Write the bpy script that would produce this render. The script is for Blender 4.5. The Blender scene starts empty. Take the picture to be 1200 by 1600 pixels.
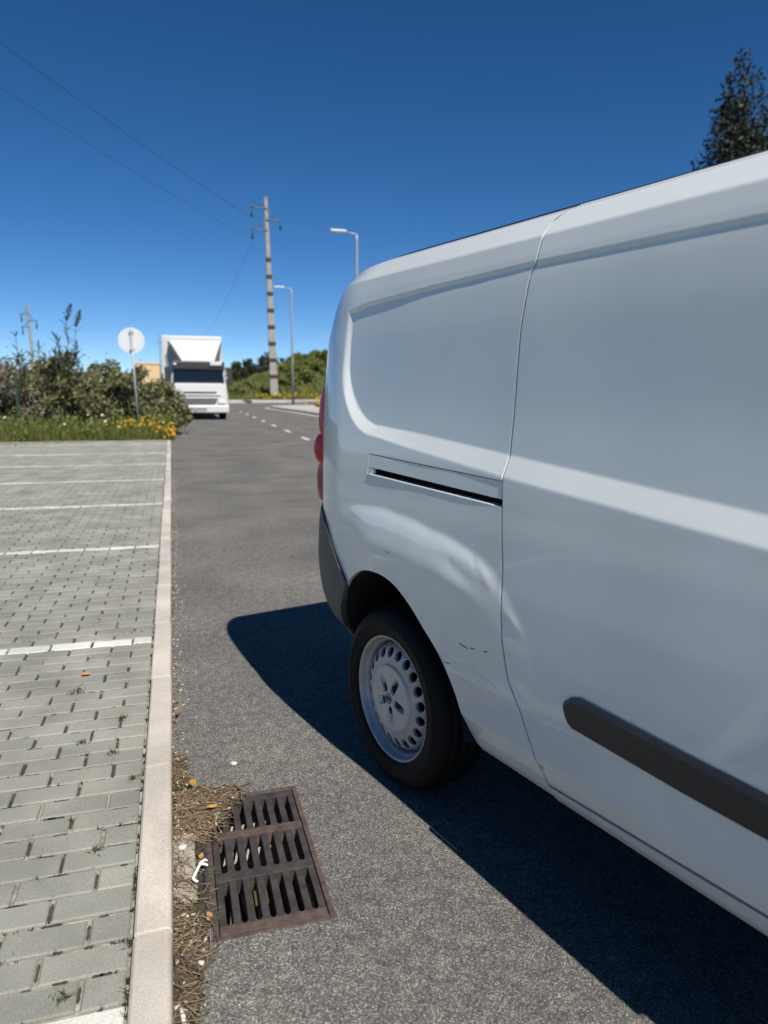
import bpy, bmesh, math, random
import numpy as np
from mathutils import Matrix, Vector

rng = np.random.default_rng(7)
random.seed(7)
sc = bpy.context.scene
COL = sc.collection

# ------------------------------------------------------------------ camera
FPX, CAM_H, VP, ROLL = 1120.0, 1.36, (267.0, 612.0), 2.4
d = np.array([(VP[0] - 600) / FPX, (VP[1] - 800) / FPX, 1.0]); d /= np.linalg.norm(d)
u = np.array([-math.sin(math.radians(ROLL)), -math.cos(math.radians(ROLL)), 0.0])
u -= d * np.dot(u, d); u /= np.linalg.norm(u)
MC = np.array([np.cross(d, u), d, u])
right, down, fwd = MC[:, 0], MC[:, 1], MC[:, 2]
cam_d = bpy.data.cameras.new('camera')
cam = bpy.data.objects.new('camera', cam_d); COL.objects.link(cam)
cam.matrix_world = Matrix(((right[0], -down[0], -fwd[0], 0), (right[1], -down[1], -fwd[1], 0),
                           (right[2], -down[2], -fwd[2], CAM_H), (0, 0, 0, 1)))
cam_d.sensor_fit = 'VERTICAL'; cam_d.sensor_height = 36.0; cam_d.lens = FPX / 1600 * 36.0
cam_d.clip_start = 0.05; cam_d.clip_end = 5000
cam_d.dof.use_dof = True; cam_d.dof.focus_distance = 2.35; cam_d.dof.aperture_fstop = 2.7
sc.camera = cam

# ------------------------------------------------------------------ light
VAN_TH = math.radians(-15.5)
S_W = np.array([-math.sin(VAN_TH), -math.cos(VAN_TH), 0.0])     # van forward
T_W = np.array([-math.cos(VAN_TH), math.sin(VAN_TH), 0.0])      # towards the kerb
L = S_W * 0.862 + T_W * 0.016 + np.array([0, 0, 1.0]); L /= np.linalg.norm(L)
el = math.asin(L[2]); az = math.atan2(L[0], L[1])
world = bpy.data.worlds.new('World'); sc.world = world; world.use_nodes = True
wn = world.node_tree; bg = wn.nodes['Background']
sky = wn.nodes.new('ShaderNodeTexSky'); sky.sky_type = 'NISHITA'; sky.sun_disc = False
sky.sun_elevation = el; sky.sun_rotation = az; sky.altitude = 3000
sky.air_density = 0.7; sky.dust_density = 0.0; sky.ozone_density = 1.6
hs = wn.nodes.new('ShaderNodeHueSaturation'); hs.inputs['Saturation'].default_value = 1.30
wn.links.new(sky.outputs[0], hs.inputs['Color']); wn.links.new(hs.outputs[0], bg.inputs[0]); bg.inputs[1].default_value = 0.082
sun_d = bpy.data.lights.new('sun', 'SUN'); sun_d.energy = 4.6; sun_d.angle = math.radians(0.5)
sun_d.color = (1.0, 0.95, 0.88)
sun = bpy.data.objects.new('sun', sun_d); COL.objects.link(sun)
sun.rotation_euler = Vector(L).to_track_quat('Z', 'Y').to_euler()
sun.location = (4, -12, 18)
sc.view_settings.view_transform = 'Standard'; sc.view_settings.look = 'None'
sc.view_settings.exposure = 0.43; sc.view_settings.gamma = 1.0
sc.view_settings.use_curve_mapping = False
sc.cycles.use_denoising = True
sc.cycles.max_bounces = 6

# ------------------------------------------------------------------ helpers
def mesh_obj(name, verts, faces, mat=None, parent=None, smooth=False):
    me = bpy.data.meshes.new(name)
    v = np.asarray(verts, dtype=float).reshape(-1, 3)
    if isinstance(faces, np.ndarray):
        n, k = faces.shape
        me.vertices.add(len(v)); me.vertices.foreach_set('co', v.ravel())
        me.loops.add(n * k); me.loops.foreach_set('vertex_index', faces.ravel().astype(np.int32))
        me.polygons.add(n); me.polygons.foreach_set('loop_start', np.arange(0, n * k, k, dtype=np.int32))
        me.polygons.foreach_set('loop_total', np.full(n, k, dtype=np.int32))
        me.update(calc_edges=True)
    else:
        me.from_pydata([tuple(p) for p in v], [], [tuple(f) for f in faces]); me.update()
    if smooth:
        me.polygons.foreach_set('use_smooth', [True] * len(me.polygons))
    ob = bpy.data.objects.new(name, me); COL.objects.link(ob)
    if mat: me.materials.append(mat)
    if parent: ob.parent = parent
    return ob

def bm_obj(name, bm, mat=None, parent=None, smooth=False):
    me = bpy.data.meshes.new(name); bm.to_mesh(me); bm.free()
    if smooth: me.polygons.foreach_set('use_smooth', [True] * len(me.polygons))
    ob = bpy.data.objects.new(name, me); COL.objects.link(ob)
    if mat: me.materials.append(mat)
    if parent: ob.parent = parent
    return ob

def empty(name, loc=(0, 0, 0), rz=0.0):
    o = bpy.data.objects.new(name, None); COL.objects.link(o)
    o.location = loc; o.rotation_euler = (0, 0, rz); o.empty_display_size = 0.2
    return o

def tag(o, label=None, cat=None, group=None, kind=None):
    if label: o['label'] = label
    if cat: o['category'] = cat
    if group: o['group'] = group
    if kind: o['kind'] = kind
    return o

def copy_tree(o, parent=None):
    c = o.copy(); COL.objects.link(c); c.parent = parent
    for ch in list(o.children): copy_tree(ch, c)
    return c

def bm_box(bm, x0, x1, y0, y1, z0, z1, bev=0.0):
    t = bmesh.new()
    vs = [t.verts.new((x, y, z)) for x in (x0, x1) for y in (y0, y1) for z in (z0, z1)]
    for f in ((0, 1, 3, 2), (4, 6, 7, 5), (0, 4, 5, 1), (2, 3, 7, 6), (0, 2, 6, 4), (1, 5, 7, 3)):
        t.faces.new([vs[i] for i in f])
    bmesh.ops.recalc_face_normals(t, faces=t.faces)
    if bev > 0:
        bmesh.ops.bevel(t, geom=list(t.edges), offset=bev, segments=2, affect='EDGES', profile=0.5)
    m = bpy.data.meshes.new('tmp'); t.to_mesh(m); t.free(); bm.from_mesh(m); bpy.data.meshes.remove(m)

def box(name, x0, x1, y0, y1, z0, z1, mat, parent=None, bev=0.0):
    bm = bmesh.new(); bm_box(bm, x0, x1, y0, y1, z0, z1, bev); return bm_obj(name, bm, mat, parent)

def tube_arrays(pts, radii, n=8, cap=True):
    pts = [np.asarray(p, float) for p in pts]; V = []; Fc = []
    for i, p in enumerate(pts):
        a = pts[max(i - 1, 0)]; b = pts[min(i + 1, len(pts) - 1)]
        t = b - a; t /= np.linalg.norm(t) + 1e-9
        ref = np.array([0, 0, 1.0]) if abs(t[2]) < 0.9 else np.array([1.0, 0, 0])
        x = np.cross(t, ref); x /= np.linalg.norm(x); y = np.cross(t, x)
        r = radii[i] if hasattr(radii, '__len__') else radii
        for k in range(n):
            an = 2 * math.pi * k / n; V.append(p + r * (math.cos(an) * x + math.sin(an) * y))
    for i in range(len(pts) - 1):
        for k in range(n):
            Fc.append((i * n + k, i * n + (k + 1) % n, (i + 1) * n + (k + 1) % n, (i + 1) * n + k))
    if cap:
        Fc.append(tuple(range(n))[::-1]); Fc.append(tuple((len(pts) - 1) * n + k for k in range(n)))
    return V, Fc

def tube(name, pts, radii, mat, parent=None, n=8):
    V, Fc = tube_arrays(pts, radii, n); return mesh_obj(name, V, Fc, mat, parent, True)

def merge(parts):
    V = []; Fc = []; o = 0
    for v, f in parts:
        V.extend(list(v)); Fc.extend([tuple(i + o for i in q) for q in f]); o += len(v)
    return V, Fc

def lathe(name, prof, mat, parent=None, n=64, axis='y', smooth=True):
    """prof: list of (r, depth); turned about the local y axis."""
    V = []; m = len(prof)
    for k in range(n):
        a = 2 * math.pi * k / n
        for r, y in prof: V.append((r * math.cos(a), y, r * math.sin(a)))
    Fc = [(k * m + i, k * m + i + 1, ((k + 1) % n) * m + i + 1, ((k + 1) % n) * m + i)
          for k in range(n) for i in range(m - 1)]
    return mesh_obj(name, V, Fc, mat, parent, smooth)

def sm(x): 
    x = np.clip(x, 0, 1); return x * x * (3 - 2 * x)

def leaf_quads(P, size, ratio=.55, up=.0):
    n = len(P); V = np.zeros((n, 4, 3))
    a = rng.normal(size=(n, 3)); a /= np.linalg.norm(a, axis=1)[:, None]
    b = rng.normal(size=(n, 3)); b -= a * (a * b).sum(1)[:, None]; b /= np.linalg.norm(b, axis=1)[:, None]
    s = size * rng.uniform(.6, 1.35, n)[:, None]
    V[:, 0] = P - a * s; V[:, 1] = P + b * s * ratio; V[:, 2] = P + a * s; V[:, 3] = P - b * s * ratio
    return V.reshape(-1, 3), np.arange(n * 4).reshape(n, 4)

# ------------------------------------------------------------------ materials
def nodes_of(name):
    m = bpy.data.materials.new(name); m.use_nodes = True
    nt = m.node_tree; return m, nt, nt.nodes['Principled BSDF']

def plain(name, col, rough=0.5, metal=0.0, coat=0.0, var=0.0, scale=8.0, bump=0.0, bscale=60.0, spec=None):
    m, nt, b = nodes_of(name)
    b.inputs['Base Color'].default_value = (*col, 1); b.inputs['Roughness'].default_value = rough
    b.inputs['Metallic'].default_value = metal; b.inputs['Coat Weight'].default_value = coat
    b.inputs['Coat Roughness'].default_value = 0.06
    if spec is not None: b.inputs['Specular IOR Level'].default_value = spec
    tc = nt.nodes.new('ShaderNodeTexCoord')
    if var > 0:
        nz = nt.nodes.new('ShaderNodeTexNoise'); nz.inputs['Scale'].default_value = scale
        nz.inputs['Detail'].default_value = 6; nt.links.new(tc.outputs['Object'], nz.inputs['Vector'])
        mx = nt.nodes.new('ShaderNodeMix'); mx.data_type = 'RGBA'
        mx.inputs['A'].default_value = (*[c * (1 - var) for c in col], 1)
        mx.inputs['B'].default_value = (*[min(c * (1 + var), 1) for c in col], 1)
        rp = nt.nodes.new('ShaderNodeMapRange'); rp.inputs[1].default_value = 0.3; rp.inputs[2].default_value = 0.7
        nt.links.new(nz.outputs['Fac'], rp.inputs[0]); nt.links.new(rp.outputs[0], mx.inputs['Factor'])
        nt.links.new(mx.outputs['Result'], b.inputs['Base Color'])
    if bump > 0:
        n2 = nt.nodes.new('ShaderNodeTexNoise'); n2.inputs['Scale'].default_value = bscale
        n2.inputs['Detail'].default_value = 5; nt.links.new(tc.outputs['Object'], n2.inputs['Vector'])
        bp = nt.nodes.new('ShaderNodeBump'); bp.inputs['Strength'].default_value = bump
        bp.inputs['Distance'].default_value = 0.01
        nt.links.new(n2.outputs['Fac'], bp.inputs['Height']); nt.links.new(bp.outputs['Normal'], b.inputs['Normal'])
    return m

def ramp(nt, stops):
    r = nt.nodes.new('ShaderNodeValToRGB'); e = r.color_ramp.elements
    while len(e) < len(stops): e.new(0.5)
    for i, (p, c) in enumerate(stops): e[i].position = p; e[i].color = (*c, 1)
    return r

def asphalt_mat():
    m, nt, b = nodes_of('asphalt')
    tc = nt.nodes.new('ShaderNodeTexCoord')
    vo = nt.nodes.new('ShaderNodeTexVoronoi'); vo.inputs['Scale'].default_value = 330
    nt.links.new(tc.outputs['Object'], vo.inputs['Vector'])
    sep = nt.nodes.new('ShaderNodeSeparateColor'); nt.links.new(vo.outputs['Color'], sep.inputs[0])
    r = ramp(nt, [(0.0, (0.068, 0.067, 0.064)), (0.42, (0.112, 0.110, 0.103)), (0.66, (0.158, 0.154, 0.144)),
                  (0.84, (0.222, 0.214, 0.199)), (1.0, (0.38, 0.366, 0.335))])
    nt.links.new(sep.outputs[0], r.inputs[0])
    n1 = nt.nodes.new('ShaderNodeTexNoise'); n1.inputs['Scale'].default_value = 1.1; n1.inputs['Detail'].default_value = 7
    nt.links.new(tc.outputs['Object'], n1.inputs['Vector'])
    r2 = ramp(nt, [(0.3, (0.76, 0.76, 0.775)), (0.7, (1.18, 1.16, 1.11))]); nt.links.new(n1.outputs['Fac'], r2.inputs[0])
    mx = nt.nodes.new('ShaderNodeMix'); mx.data_type = 'RGBA'; mx.blend_type = 'MULTIPLY'; mx.inputs['Factor'].default_value = 1
    nt.links.new(r.outputs[0], mx.inputs['A']); nt.links.new(r2.outputs[0], mx.inputs['B'])
    # faint darker worn patches along the wheel tracks
    n3 = nt.nodes.new('ShaderNodeTexNoise'); n3.inputs['Scale'].default_value = 22; n3.inputs['Detail'].default_value = 4
    nt.links.new(tc.outputs['Object'], n3.inputs['Vector'])
    r3 = ramp(nt, [(0.35, (0.82, 0.82, 0.83)), (0.65, (1.12, 1.11, 1.08))]); nt.links.new(n3.outputs['Fac'], r3.inputs[0])
    mx2 = nt.nodes.new('ShaderNodeMix'); mx2.data_type = 'RGBA'; mx2.blend_type = 'MULTIPLY'; mx2.inputs['Factor'].default_value = 1
    nt.links.new(mx.outputs['Result'], mx2.inputs['A']); nt.links.new(r3.outputs[0], mx2.inputs['B'])
    nt.links.new(mx2.outputs['Result'], b.inputs['Base Color'])
    b.inputs['Roughness'].default_value = 0.9; b.inputs['Specular IOR Level'].default_value = 0.1
    bp = nt.nodes.new('ShaderNodeBump'); bp.inputs['Strength'].default_value = 0.4; bp.inputs['Distance'].default_value = 0.002
    bp.invert = True
    nt.links.new(vo.outputs['Distance'], bp.inputs['Height']); nt.links.new(bp.outputs['Normal'], b.inputs['Normal'])
    return m

def paver_mat(name, col, per_object=True, stain=0.25):
    m, nt, b = nodes_of(name)
    tc = nt.nodes.new('ShaderNodeTexCoord'); ge = nt.nodes.new('ShaderNodeNewGeometry')
    n1 = nt.nodes.new('ShaderNodeTexNoise'); n1.inputs['Scale'].default_value = 3.5; n1.inputs['Detail'].default_value = 8
    nt.links.new(ge.outputs['Position'], n1.inputs['Vector'])
    n2 = nt.nodes.new('ShaderNodeTexNoise'); n2.inputs['Scale'].default_value = 260; n2.inputs['Detail'].default_value = 3
    nt.links.new(ge.outputs['Position'], n2.inputs['Vector'])
    src = nt.nodes.new('ShaderNodeObjectInfo') if per_object else ge
    rr = ramp(nt, [(0.0, (0.88, 0.885, 0.87)), (0.5, (1.0, 1.0, 0.98)), (1.0, (1.10, 1.095, 1.05))])
    nt.links.new(src.outputs['Random'] if per_object else ge.outputs['Random Per Island'], rr.inputs[0])
    r1 = ramp(nt, [(0.3, (1 - stain, 1 - stain, 1 - stain)), (0.7, (1 + stain * 0.6, 1 + stain * 0.6, 1 + stain * 0.55))])
    nt.links.new(n1.outputs['Fac'], r1.inputs[0])
    r2 = ramp(nt, [(0.3, (0.80, 0.80, 0.80)), (0.7, (1.18, 1.18, 1.18))]); nt.links.new(n2.outputs['Fac'], r2.inputs[0])
    last = None
    for s in (rr, r1, r2):
        mx = nt.nodes.new('ShaderNodeMix'); mx.data_type = 'RGBA'; mx.blend_type = 'MULTIPLY'; mx.inputs['Factor'].default_value = 1
        if last is None: mx.inputs['A'].default_value = (*col, 1)
        else: nt.links.new(last.outputs['Result'], mx.inputs['A'])
        nt.links.new(s.outputs[0], mx.inputs['B']); last = mx
    nt.links.new(last.outputs['Result'], b.inputs['Base Color'])
    b.inputs['Roughness'].default_value = 0.9; b.inputs['Specular IOR Level'].default_value = 0.2
    bp = nt.nodes.new('ShaderNodeBump'); bp.inputs['Strength'].default_value = 0.5; bp.inputs['Distance'].default_value = 0.002
    nt.links.new(n2.outputs['Fac'], bp.inputs['Height']); nt.links.new(bp.outputs['Normal'], b.inputs['Normal'])
    return m

def leaf_mat(name, c0, c1, trans=0.25):
    m, nt, b = nodes_of(name)
    ge = nt.nodes.new('ShaderNodeNewGeometry'); r = ramp(nt, [(0.0, c0), (1.0, c1)])
    nt.links.new(ge.outputs['Random Per Island'], r.inputs[0]); nt.links.new(r.outputs[0], b.inputs['Base Color'])
    b.inputs['Roughness'].default_value = 0.6; b.inputs['Specular IOR Level'].default_value = 0.25
    tr = nt.nodes.new('ShaderNodeBsdfTranslucent'); nt.links.new(r.outputs[0], tr.inputs[0])
    ms = nt.nodes.new('ShaderNodeMixShader'); ms.inputs[0].default_value = trans
    out = nt.nodes['Material Output']
    nt.links.new(b.outputs[0], ms.inputs[1]); nt.links.new(tr.outputs[0], ms.inputs[2]); nt.links.new(ms.outputs[0], out.inputs[0])
    return m

def van_paint():
    m, nt, b = nodes_of('white_van_paint')
    tc = nt.nodes.new('ShaderNodeTexCoord')
    n1 = nt.nodes.new('ShaderNodeTexNoise'); n1.inputs['Scale'].default_value = 3.0; n1.inputs['Detail'].default_value = 9
    nt.links.new(tc.outputs['Object'], n1.inputs['Vector'])
    r = ramp(nt, [(0.30, (0.695, 0.72, 0.69)), (0.62, (0.735, 0.77, 0.745))]); nt.links.new(n1.outputs['Fac'], r.inputs[0])
    # road film on the lower body
    sx = nt.nodes.new('ShaderNodeSeparateXYZ'); nt.links.new(tc.outputs['Object'], sx.inputs[0])
    mr = nt.nodes.new('ShaderNodeMapRange'); mr.inputs[1].default_value = 0.95; mr.inputs[2].default_value = 0.30
    mr.inputs[3].default_value = 0; mr.inputs[4].default_value = 0.42
    nt.links.new(sx.outputs[2], mr.inputs[0])
    n2 = nt.nodes.new('ShaderNodeTexNoise'); n2.inputs['Scale'].default_value = 14; n2.inputs['Detail'].default_value = 8
    nt.links.new(tc.outputs['Object'], n2.inputs['Vector'])
    mu = nt.nodes.new('ShaderNodeMath'); mu.operation = 'MULTIPLY'
    nt.links.new(mr.outputs[0], mu.inputs[0]); nt.links.new(n2.outputs['Fac'], mu.inputs[1])
    mx = nt.nodes.new('ShaderNodeMix'); mx.data_type = 'RGBA'; mx.inputs['B'].default_value = (0.46, 0.43, 0.38, 1)
    nt.links.new(mu.outputs[0], mx.inputs['Factor']); nt.links.new(r.outputs[0], mx.inputs['A'])
    nt.links.new(mx.outputs['Result'], b.inputs['Base Color'])
    rr = nt.nodes.new('ShaderNodeMapRange'); rr.inputs[3].default_value = 0.34; rr.inputs[4].default_value = 0.44
    nt.links.new(n2.outputs['Fac'], rr.inputs[0]); nt.links.new(rr.outputs[0], b.inputs['Roughness'])
    b.inputs['Coat Weight'].default_value = 0.85; b.inputs['Coat Roughness'].default_value = 0.05
    return m

M = {}
M['asphalt'] = asphalt_mat()
M['paver'] = paver_mat('grey_paver', (0.268, 0.266, 0.236), True)
M['paver_rest'] = paver_mat('grey_paver_far', (0.268, 0.266, 0.236), False)
M['paver_white'] = paver_mat('white_paver', (0.58, 0.58, 0.54), True, 0.15)
M['paver_white_rest'] = paver_mat('white_paver_far', (0.58, 0.58, 0.54), False, 0.15)
M['kerb'] = paver_mat('kerb_concrete', (0.50, 0.455, 0.405), True, 0.22)
M['haunch'] = plain('dirty_concrete', (0.30, 0.27, 0.215), 0.95, var=0.4, scale=30, bump=0.9, bscale=90)
M['mortar'] = plain('mortar', (0.52, 0.49, 0.44), 0.95, var=0.15, bump=0.4)
M['sand'] = plain('joint_sand', (0.30, 0.275, 0.225), 0.95, var=0.45, scale=22, bump=0.6, bscale=120)
M['soil'] = plain('soil', (0.056, 0.051, 0.035), 0.95, var=0.4, scale=18, bump=1.0, bscale=80)
M['hill_grass'] = plain('hill_grass_ground', (0.135, 0.150, 0.045), 0.95, var=0.4, scale=0.9, bump=1.0, bscale=5)
M['grass_soil'] = plain('grassy_soil', (0.075, 0.085, 0.03), 0.95, var=0.5, scale=1.2, bump=1.0, bscale=5)
M['line'] = plain('road_paint', (0.62, 0.62, 0.59), 0.8, var=0.12, scale=30)
M['paint'] = van_paint()
M['dark_plastic'] = plain('dark_plastic', (0.016, 0.016, 0.018), 0.42, var=0.15, bump=0.12, bscale=500)
M['grey_plastic'] = plain('grey_plastic', (0.075, 0.076, 0.076), 0.6, var=0.12, scale=5, bump=0.1, bscale=500)
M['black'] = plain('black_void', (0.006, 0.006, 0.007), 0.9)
M['rubber'] = plain('tyre_rubber', (0.0045, 0.0045, 0.005), 0.65, spec=.2, var=0.25, scale=30)
M['rim'] = plain('steel_rim', (0.42, 0.41, 0.40), 0.42, metal=0.35, var=0.15, scale=14)
M['cap'] = plain('wheel_cap', (0.56, 0.53, 0.49), 0.45, metal=0.2, var=0.10, scale=12)
M['cap_dark'] = plain('cap_dark', (0.05, 0.05, 0.052), 0.5, metal=0.3)
M['red'] = plain('tail_lamp_red', (0.60, 0.008, 0.016), 0.25, coat=0.15, spec=.25)
M['red_pale'] = plain('tail_lamp_pale_red', (0.42, 0.045, 0.045), 0.3, coat=0.15, spec=.25)
M['glass'] = plain('dark_glass', (0.008, 0.011, 0.016), 0.05, coat=0.5)
M['iron'] = plain('cast_iron', (0.060, 0.050, 0.046), 0.62, metal=0.25, var=0.35, scale=25, bump=0.35, bscale=160)
M['rust'] = plain('rusty_iron', (0.082, 0.056, 0.046), 0.8, var=0.4, scale=35, bump=0.4, bscale=180)
M['straw'] = leaf_mat('dry_straw', (0.07, 0.045, 0.026), (0.36, 0.27, 0.17), 0.1)
M['orange_leaf'] = plain('orange_leaf', (0.46, 0.24, 0.075), 0.7, var=0.2)
M['white_plastic'] = plain('white_plastic', (0.80, 0.80, 0.78), 0.4)
M['pebble'] = plain('pale_pebble', (0.55, 0.52, 0.47), 0.85, var=0.15)
M['weed'] = leaf_mat('weed_leaf', (0.020, 0.030, 0.010), (0.075, 0.095, 0.030))
M['weed_green'] = leaf_mat('weed_green', (0.035, 0.045, 0.012), (0.115, 0.125, 0.04))
M['grass'] = leaf_mat('grass_blade', (0.075, 0.095, 0.020), (0.22, 0.23, 0.07))
M['bush'] = leaf_mat('bush_leaf', (0.070, 0.078, 0.030), (0.29, 0.28, 0.14))
M['bush_grey'] = leaf_mat('dry_bush_leaf', (0.090, 0.085, 0.060), (0.28, 0.26, 0.19))
M['reed'] = leaf_mat('reed_leaf', (0.05, 0.05, 0.028), (0.12, 0.11, 0.07))
M['shrub'] = leaf_mat('hill_shrub', (0.08, 0.105, 0.022), (0.23, 0.25, 0.065))
M['dark_tree'] = leaf_mat('dark_tree_leaf', (0.012, 0.018, 0.012), (0.055, 0.060, 0.038), 0.1)
M['far_tree'] = leaf_mat('far_tree_leaf', (0.016, 0.024, 0.014), (0.05, 0.06, 0.03), 0.1)
M['yellow'] = leaf_mat('yellow_petal', (0.50, 0.22, 0.008), (0.66, 0.44, 0.02), 0.2)
M['white_petal'] = plain('white_petal', (0.75, 0.74, 0.66), 0.7)
M['bark'] = plain('bark', (0.085, 0.065, 0.045), 0.9, var=0.3, scale=20, bump=0.8, bscale=40)
M['galv'] = plain('galvanised_steel', (0.36, 0.37, 0.38), 0.5, metal=0.4, var=0.1)
M['sign_back'] = plain('sign_back', (0.56, 0.58, 0.59), 0.5, var=0.05)
M['green_metal'] = plain('green_fence_metal', (0.012, 0.050, 0.040), 0.5)
M['pole_conc'] = plain('pole_concrete', (0.30, 0.27, 0.235), 0.9, var=0.15, scale=3, bump=0.3)
M['steel_dark'] = plain('dark_steel', (0.16, 0.17, 0.17), 0.6, metal=0.4)
M['wire'] = plain('wire', (0.04, 0.045, 0.05), 0.6)
M['truck_white'] = plain('truck_white', (0.55, 0.55, 0.525), 0.35, coat=0.3, var=0.03)
M['truck_grey'] = plain('truck_grey', (0.10, 0.104, 0.108), 0.55)
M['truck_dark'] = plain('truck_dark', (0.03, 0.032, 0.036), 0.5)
M['lamp_glass'] = plain('lamp_glass', (0.6, 0.62, 0.62), 0.1, coat=1.0)
M['beige'] = plain('beige_render', (0.62, 0.44, 0.27), 0.9, var=0.06, scale=1)
M['house_white'] = plain('white_render', (0.72, 0.71, 0.68), 0.9, var=0.06, scale=1)
M['roof_tile'] = plain('roof_tile', (0.30, 0.13, 0.075), 0.85, var=0.2, scale=6)
M['hill_far'] = plain('far_hill', (0.045, 0.065, 0.055), 0.95, var=0.3, scale=0.05)
M['pavement'] = plain('pale_pavement', (0.44, 0.41, 0.37), 0.9, var=0.12, scale=3, bump=0.2)
M['concrete'] = plain('concrete_block', (0.46, 0.45, 0.41), 0.9, var=0.12, scale=4, bump=0.3)

def gz(y):
    return 0.012 * np.maximum(0.0, np.minimum(np.asarray(y, float), 75.0) - 16.0)

# ------------------------------------------------------------------ ground and road
def sheet(name, xs, ys, mat, zoff=0.0, skip=None, zf=None, smooth=True):
    xs = np.asarray(xs, float); ys = np.asarray(ys, float)
    X, Y = np.meshgrid(xs, ys); Z = gz(Y) + zoff if zf is None else zf(X, Y)
    V = np.stack([X, Y, Z], -1).reshape(-1, 3); n = len(xs); Fc = []
    for j in range(len(ys) - 1):
        for i in range(n - 1):
            if skip and skip((xs[i] + xs[i + 1]) / 2, (ys[j] + ys[j + 1]) / 2): continue
            Fc.append((j * n + i, j * n + i + 1, (j + 1) * n + i + 1, (j + 1) * n + i))
    return mesh_obj(name, V, Fc, mat, None, smooth)

GX0, GX1, GY0, GY1 = 0.052, 0.358, 1.650, 2.305         # drain opening
tag(sheet('ground', [-900, -60, -8.2, -0.1, 8.0, 60, 900], [-300, -20, 16, 40, 75, 200, 1500], M['grass_soil'], -0.35), kind='structure')
tag(sheet('road', [-0.06, -0.0, GX0, GX1, 1.0, 3.0, 6, 9, 16, 30, 60],
          [-25, -5, 0, GY0, GY1, 4, 8, 16, 22, 30, 40, 50, 62, 75, 90], M['asphalt'], 0.0,
          lambda x, y: GX0 < x < GX1 and GY0 < y < GY1, smooth=False), kind='structure')
for i in range(9):
    y0 = 13.3 + 3.3 * i
    if 6.2 < y0 < 60:
        o = sheet('lane_dash', [3.59, 3.71], [y0, y0 + 0.55, y0 + 1.1], M['line'], 0.005)
        tag(o, kind='structure')

# parking pavement: pavers 20 x 10 cm in running bond
PZ = 0.060
park = tag(sheet('parking_pavement', [-9.0, -0.143], [-6, 0, 4, 8, 12, 16, 19.9], M['sand'], PZ - 0.010), kind='structure')
RP = 0.0980                                      # row pitch
LINE_Y = 1.402; LINE_STEP = RP * 25
def paver_mesh(lx, ly, bev=0.004, h=0.05, jit=0.0):
    x, y = lx / 2, ly / 2; b = bev
    V = [(-x, -y, -h), (x, -y, -h), (x, y, -h), (-x, y, -h), (-x, -y, -b), (x, -y, -b), (x, y, -b), (-x, y, -b),
         (-x + b, -y + b, 0), (x - b, -y + b, 0), (x - b, y - b, 0), (-x + b, y - b, 0)]
    Fc = []
    for k in range(4):
        j = (k + 1) % 4; Fc.append((k, j, 4 + j, 4 + k)); Fc.append((4 + k, 4 + j, 8 + j, 8 + k))
    Fc.append((8, 9, 10, 11)); return V, Fc
near = []; rest = []; rest_w = []
nrow = int((19.8 + 6) / RP)
for j in range(nrow):
    y = LINE_Y - RP * 75 + RP * j
    if y < -5.9 or y > 19.8: continue
    k = round((y - LINE_Y) / RP); white = (k % 25 == 0)
    x = -0.146; first = True
    half = (j % 2 == 0)
    while x > -8.9:
        lx = 0.197
        if first: lx = 0.098 if half else 0.197; first = False
        cx = x - lx / 2; x -= lx + 0.003
        c = MC.T @ np.array([cx, y, PZ - CAM_H])
        px, py = 600 + FPX * c[0] / max(c[2], 1e-3), 800 + FPX * c[1] / max(c[2], 1e-3)
        inview = c[2] > 0.3 and px > -40 and py < 1640
        (near if inview else (rest_w if white else rest)).append((c[2] if inview else 99, cx, y, lx, white))
near.sort(key=lambda a: a[0])
far_near = near[300:]; near = near[:300]
for a in far_near: (rest_w if a[4] else rest).append(a)
mesh_cache = {}
for i, (dd, cx, y, lx, white) in enumerate(near):
    key = (lx, white, i % 3)
    lw = lx - 0.0055 - 0.0015 * (i % 3); ly = RP - 0.0085 - 0.0015 * ((i + 1) % 3)
    if key not in mesh_cache:
        V, Fc = paver_mesh(lw, ly)
        o = mesh_obj('paver', V, Fc, M['paver_white' if white else 'paver'], park); mesh_cache[key] = o.data
    else:
        o = bpy.data.objects.new('paver', mesh_cache[key]); COL.objects.link(o); o.parent = park
    o.location = (cx + rng.normal(0, .0010), y + rng.normal(0, .0012), PZ + float(gz(y)) + rng.normal(0, .0012))
    o.rotation_euler = (rng.normal(0, .006), rng.normal(0, .006), rng.normal(0, .007))
def many_pavers(name, items, mat):
    P = paver_mesh(1, 1)[0]; V = []; Fc = []
    faces = paver_mesh(1, 1)[1]; bv = 0.004
    for n, (dd, cx, y, lx, w) in enumerate(items):
        v, _ = paver_mesh(lx - 0.006 - rng.random() * .003, RP - 0.009 - rng.random() * .003)
        dz = rng.normal(0, .0014) + float(gz(y)); dx, dy = rng.normal(0, .001, 2)
        V.extend([(p[0] + cx + dx, p[1] + y + dy, p[2] + PZ + dz) for p in v])
        Fc.extend([tuple(q + 12 * n for q in f) for f in faces])
    o = mesh_obj(name, V, Fc, mat, park); o['kind'] = 'stuff'
many_pavers('paver_field', rest, M['paver_rest'])
many_pavers('white_paver_rows', rest_w, M['paver_white_rest'])

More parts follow.
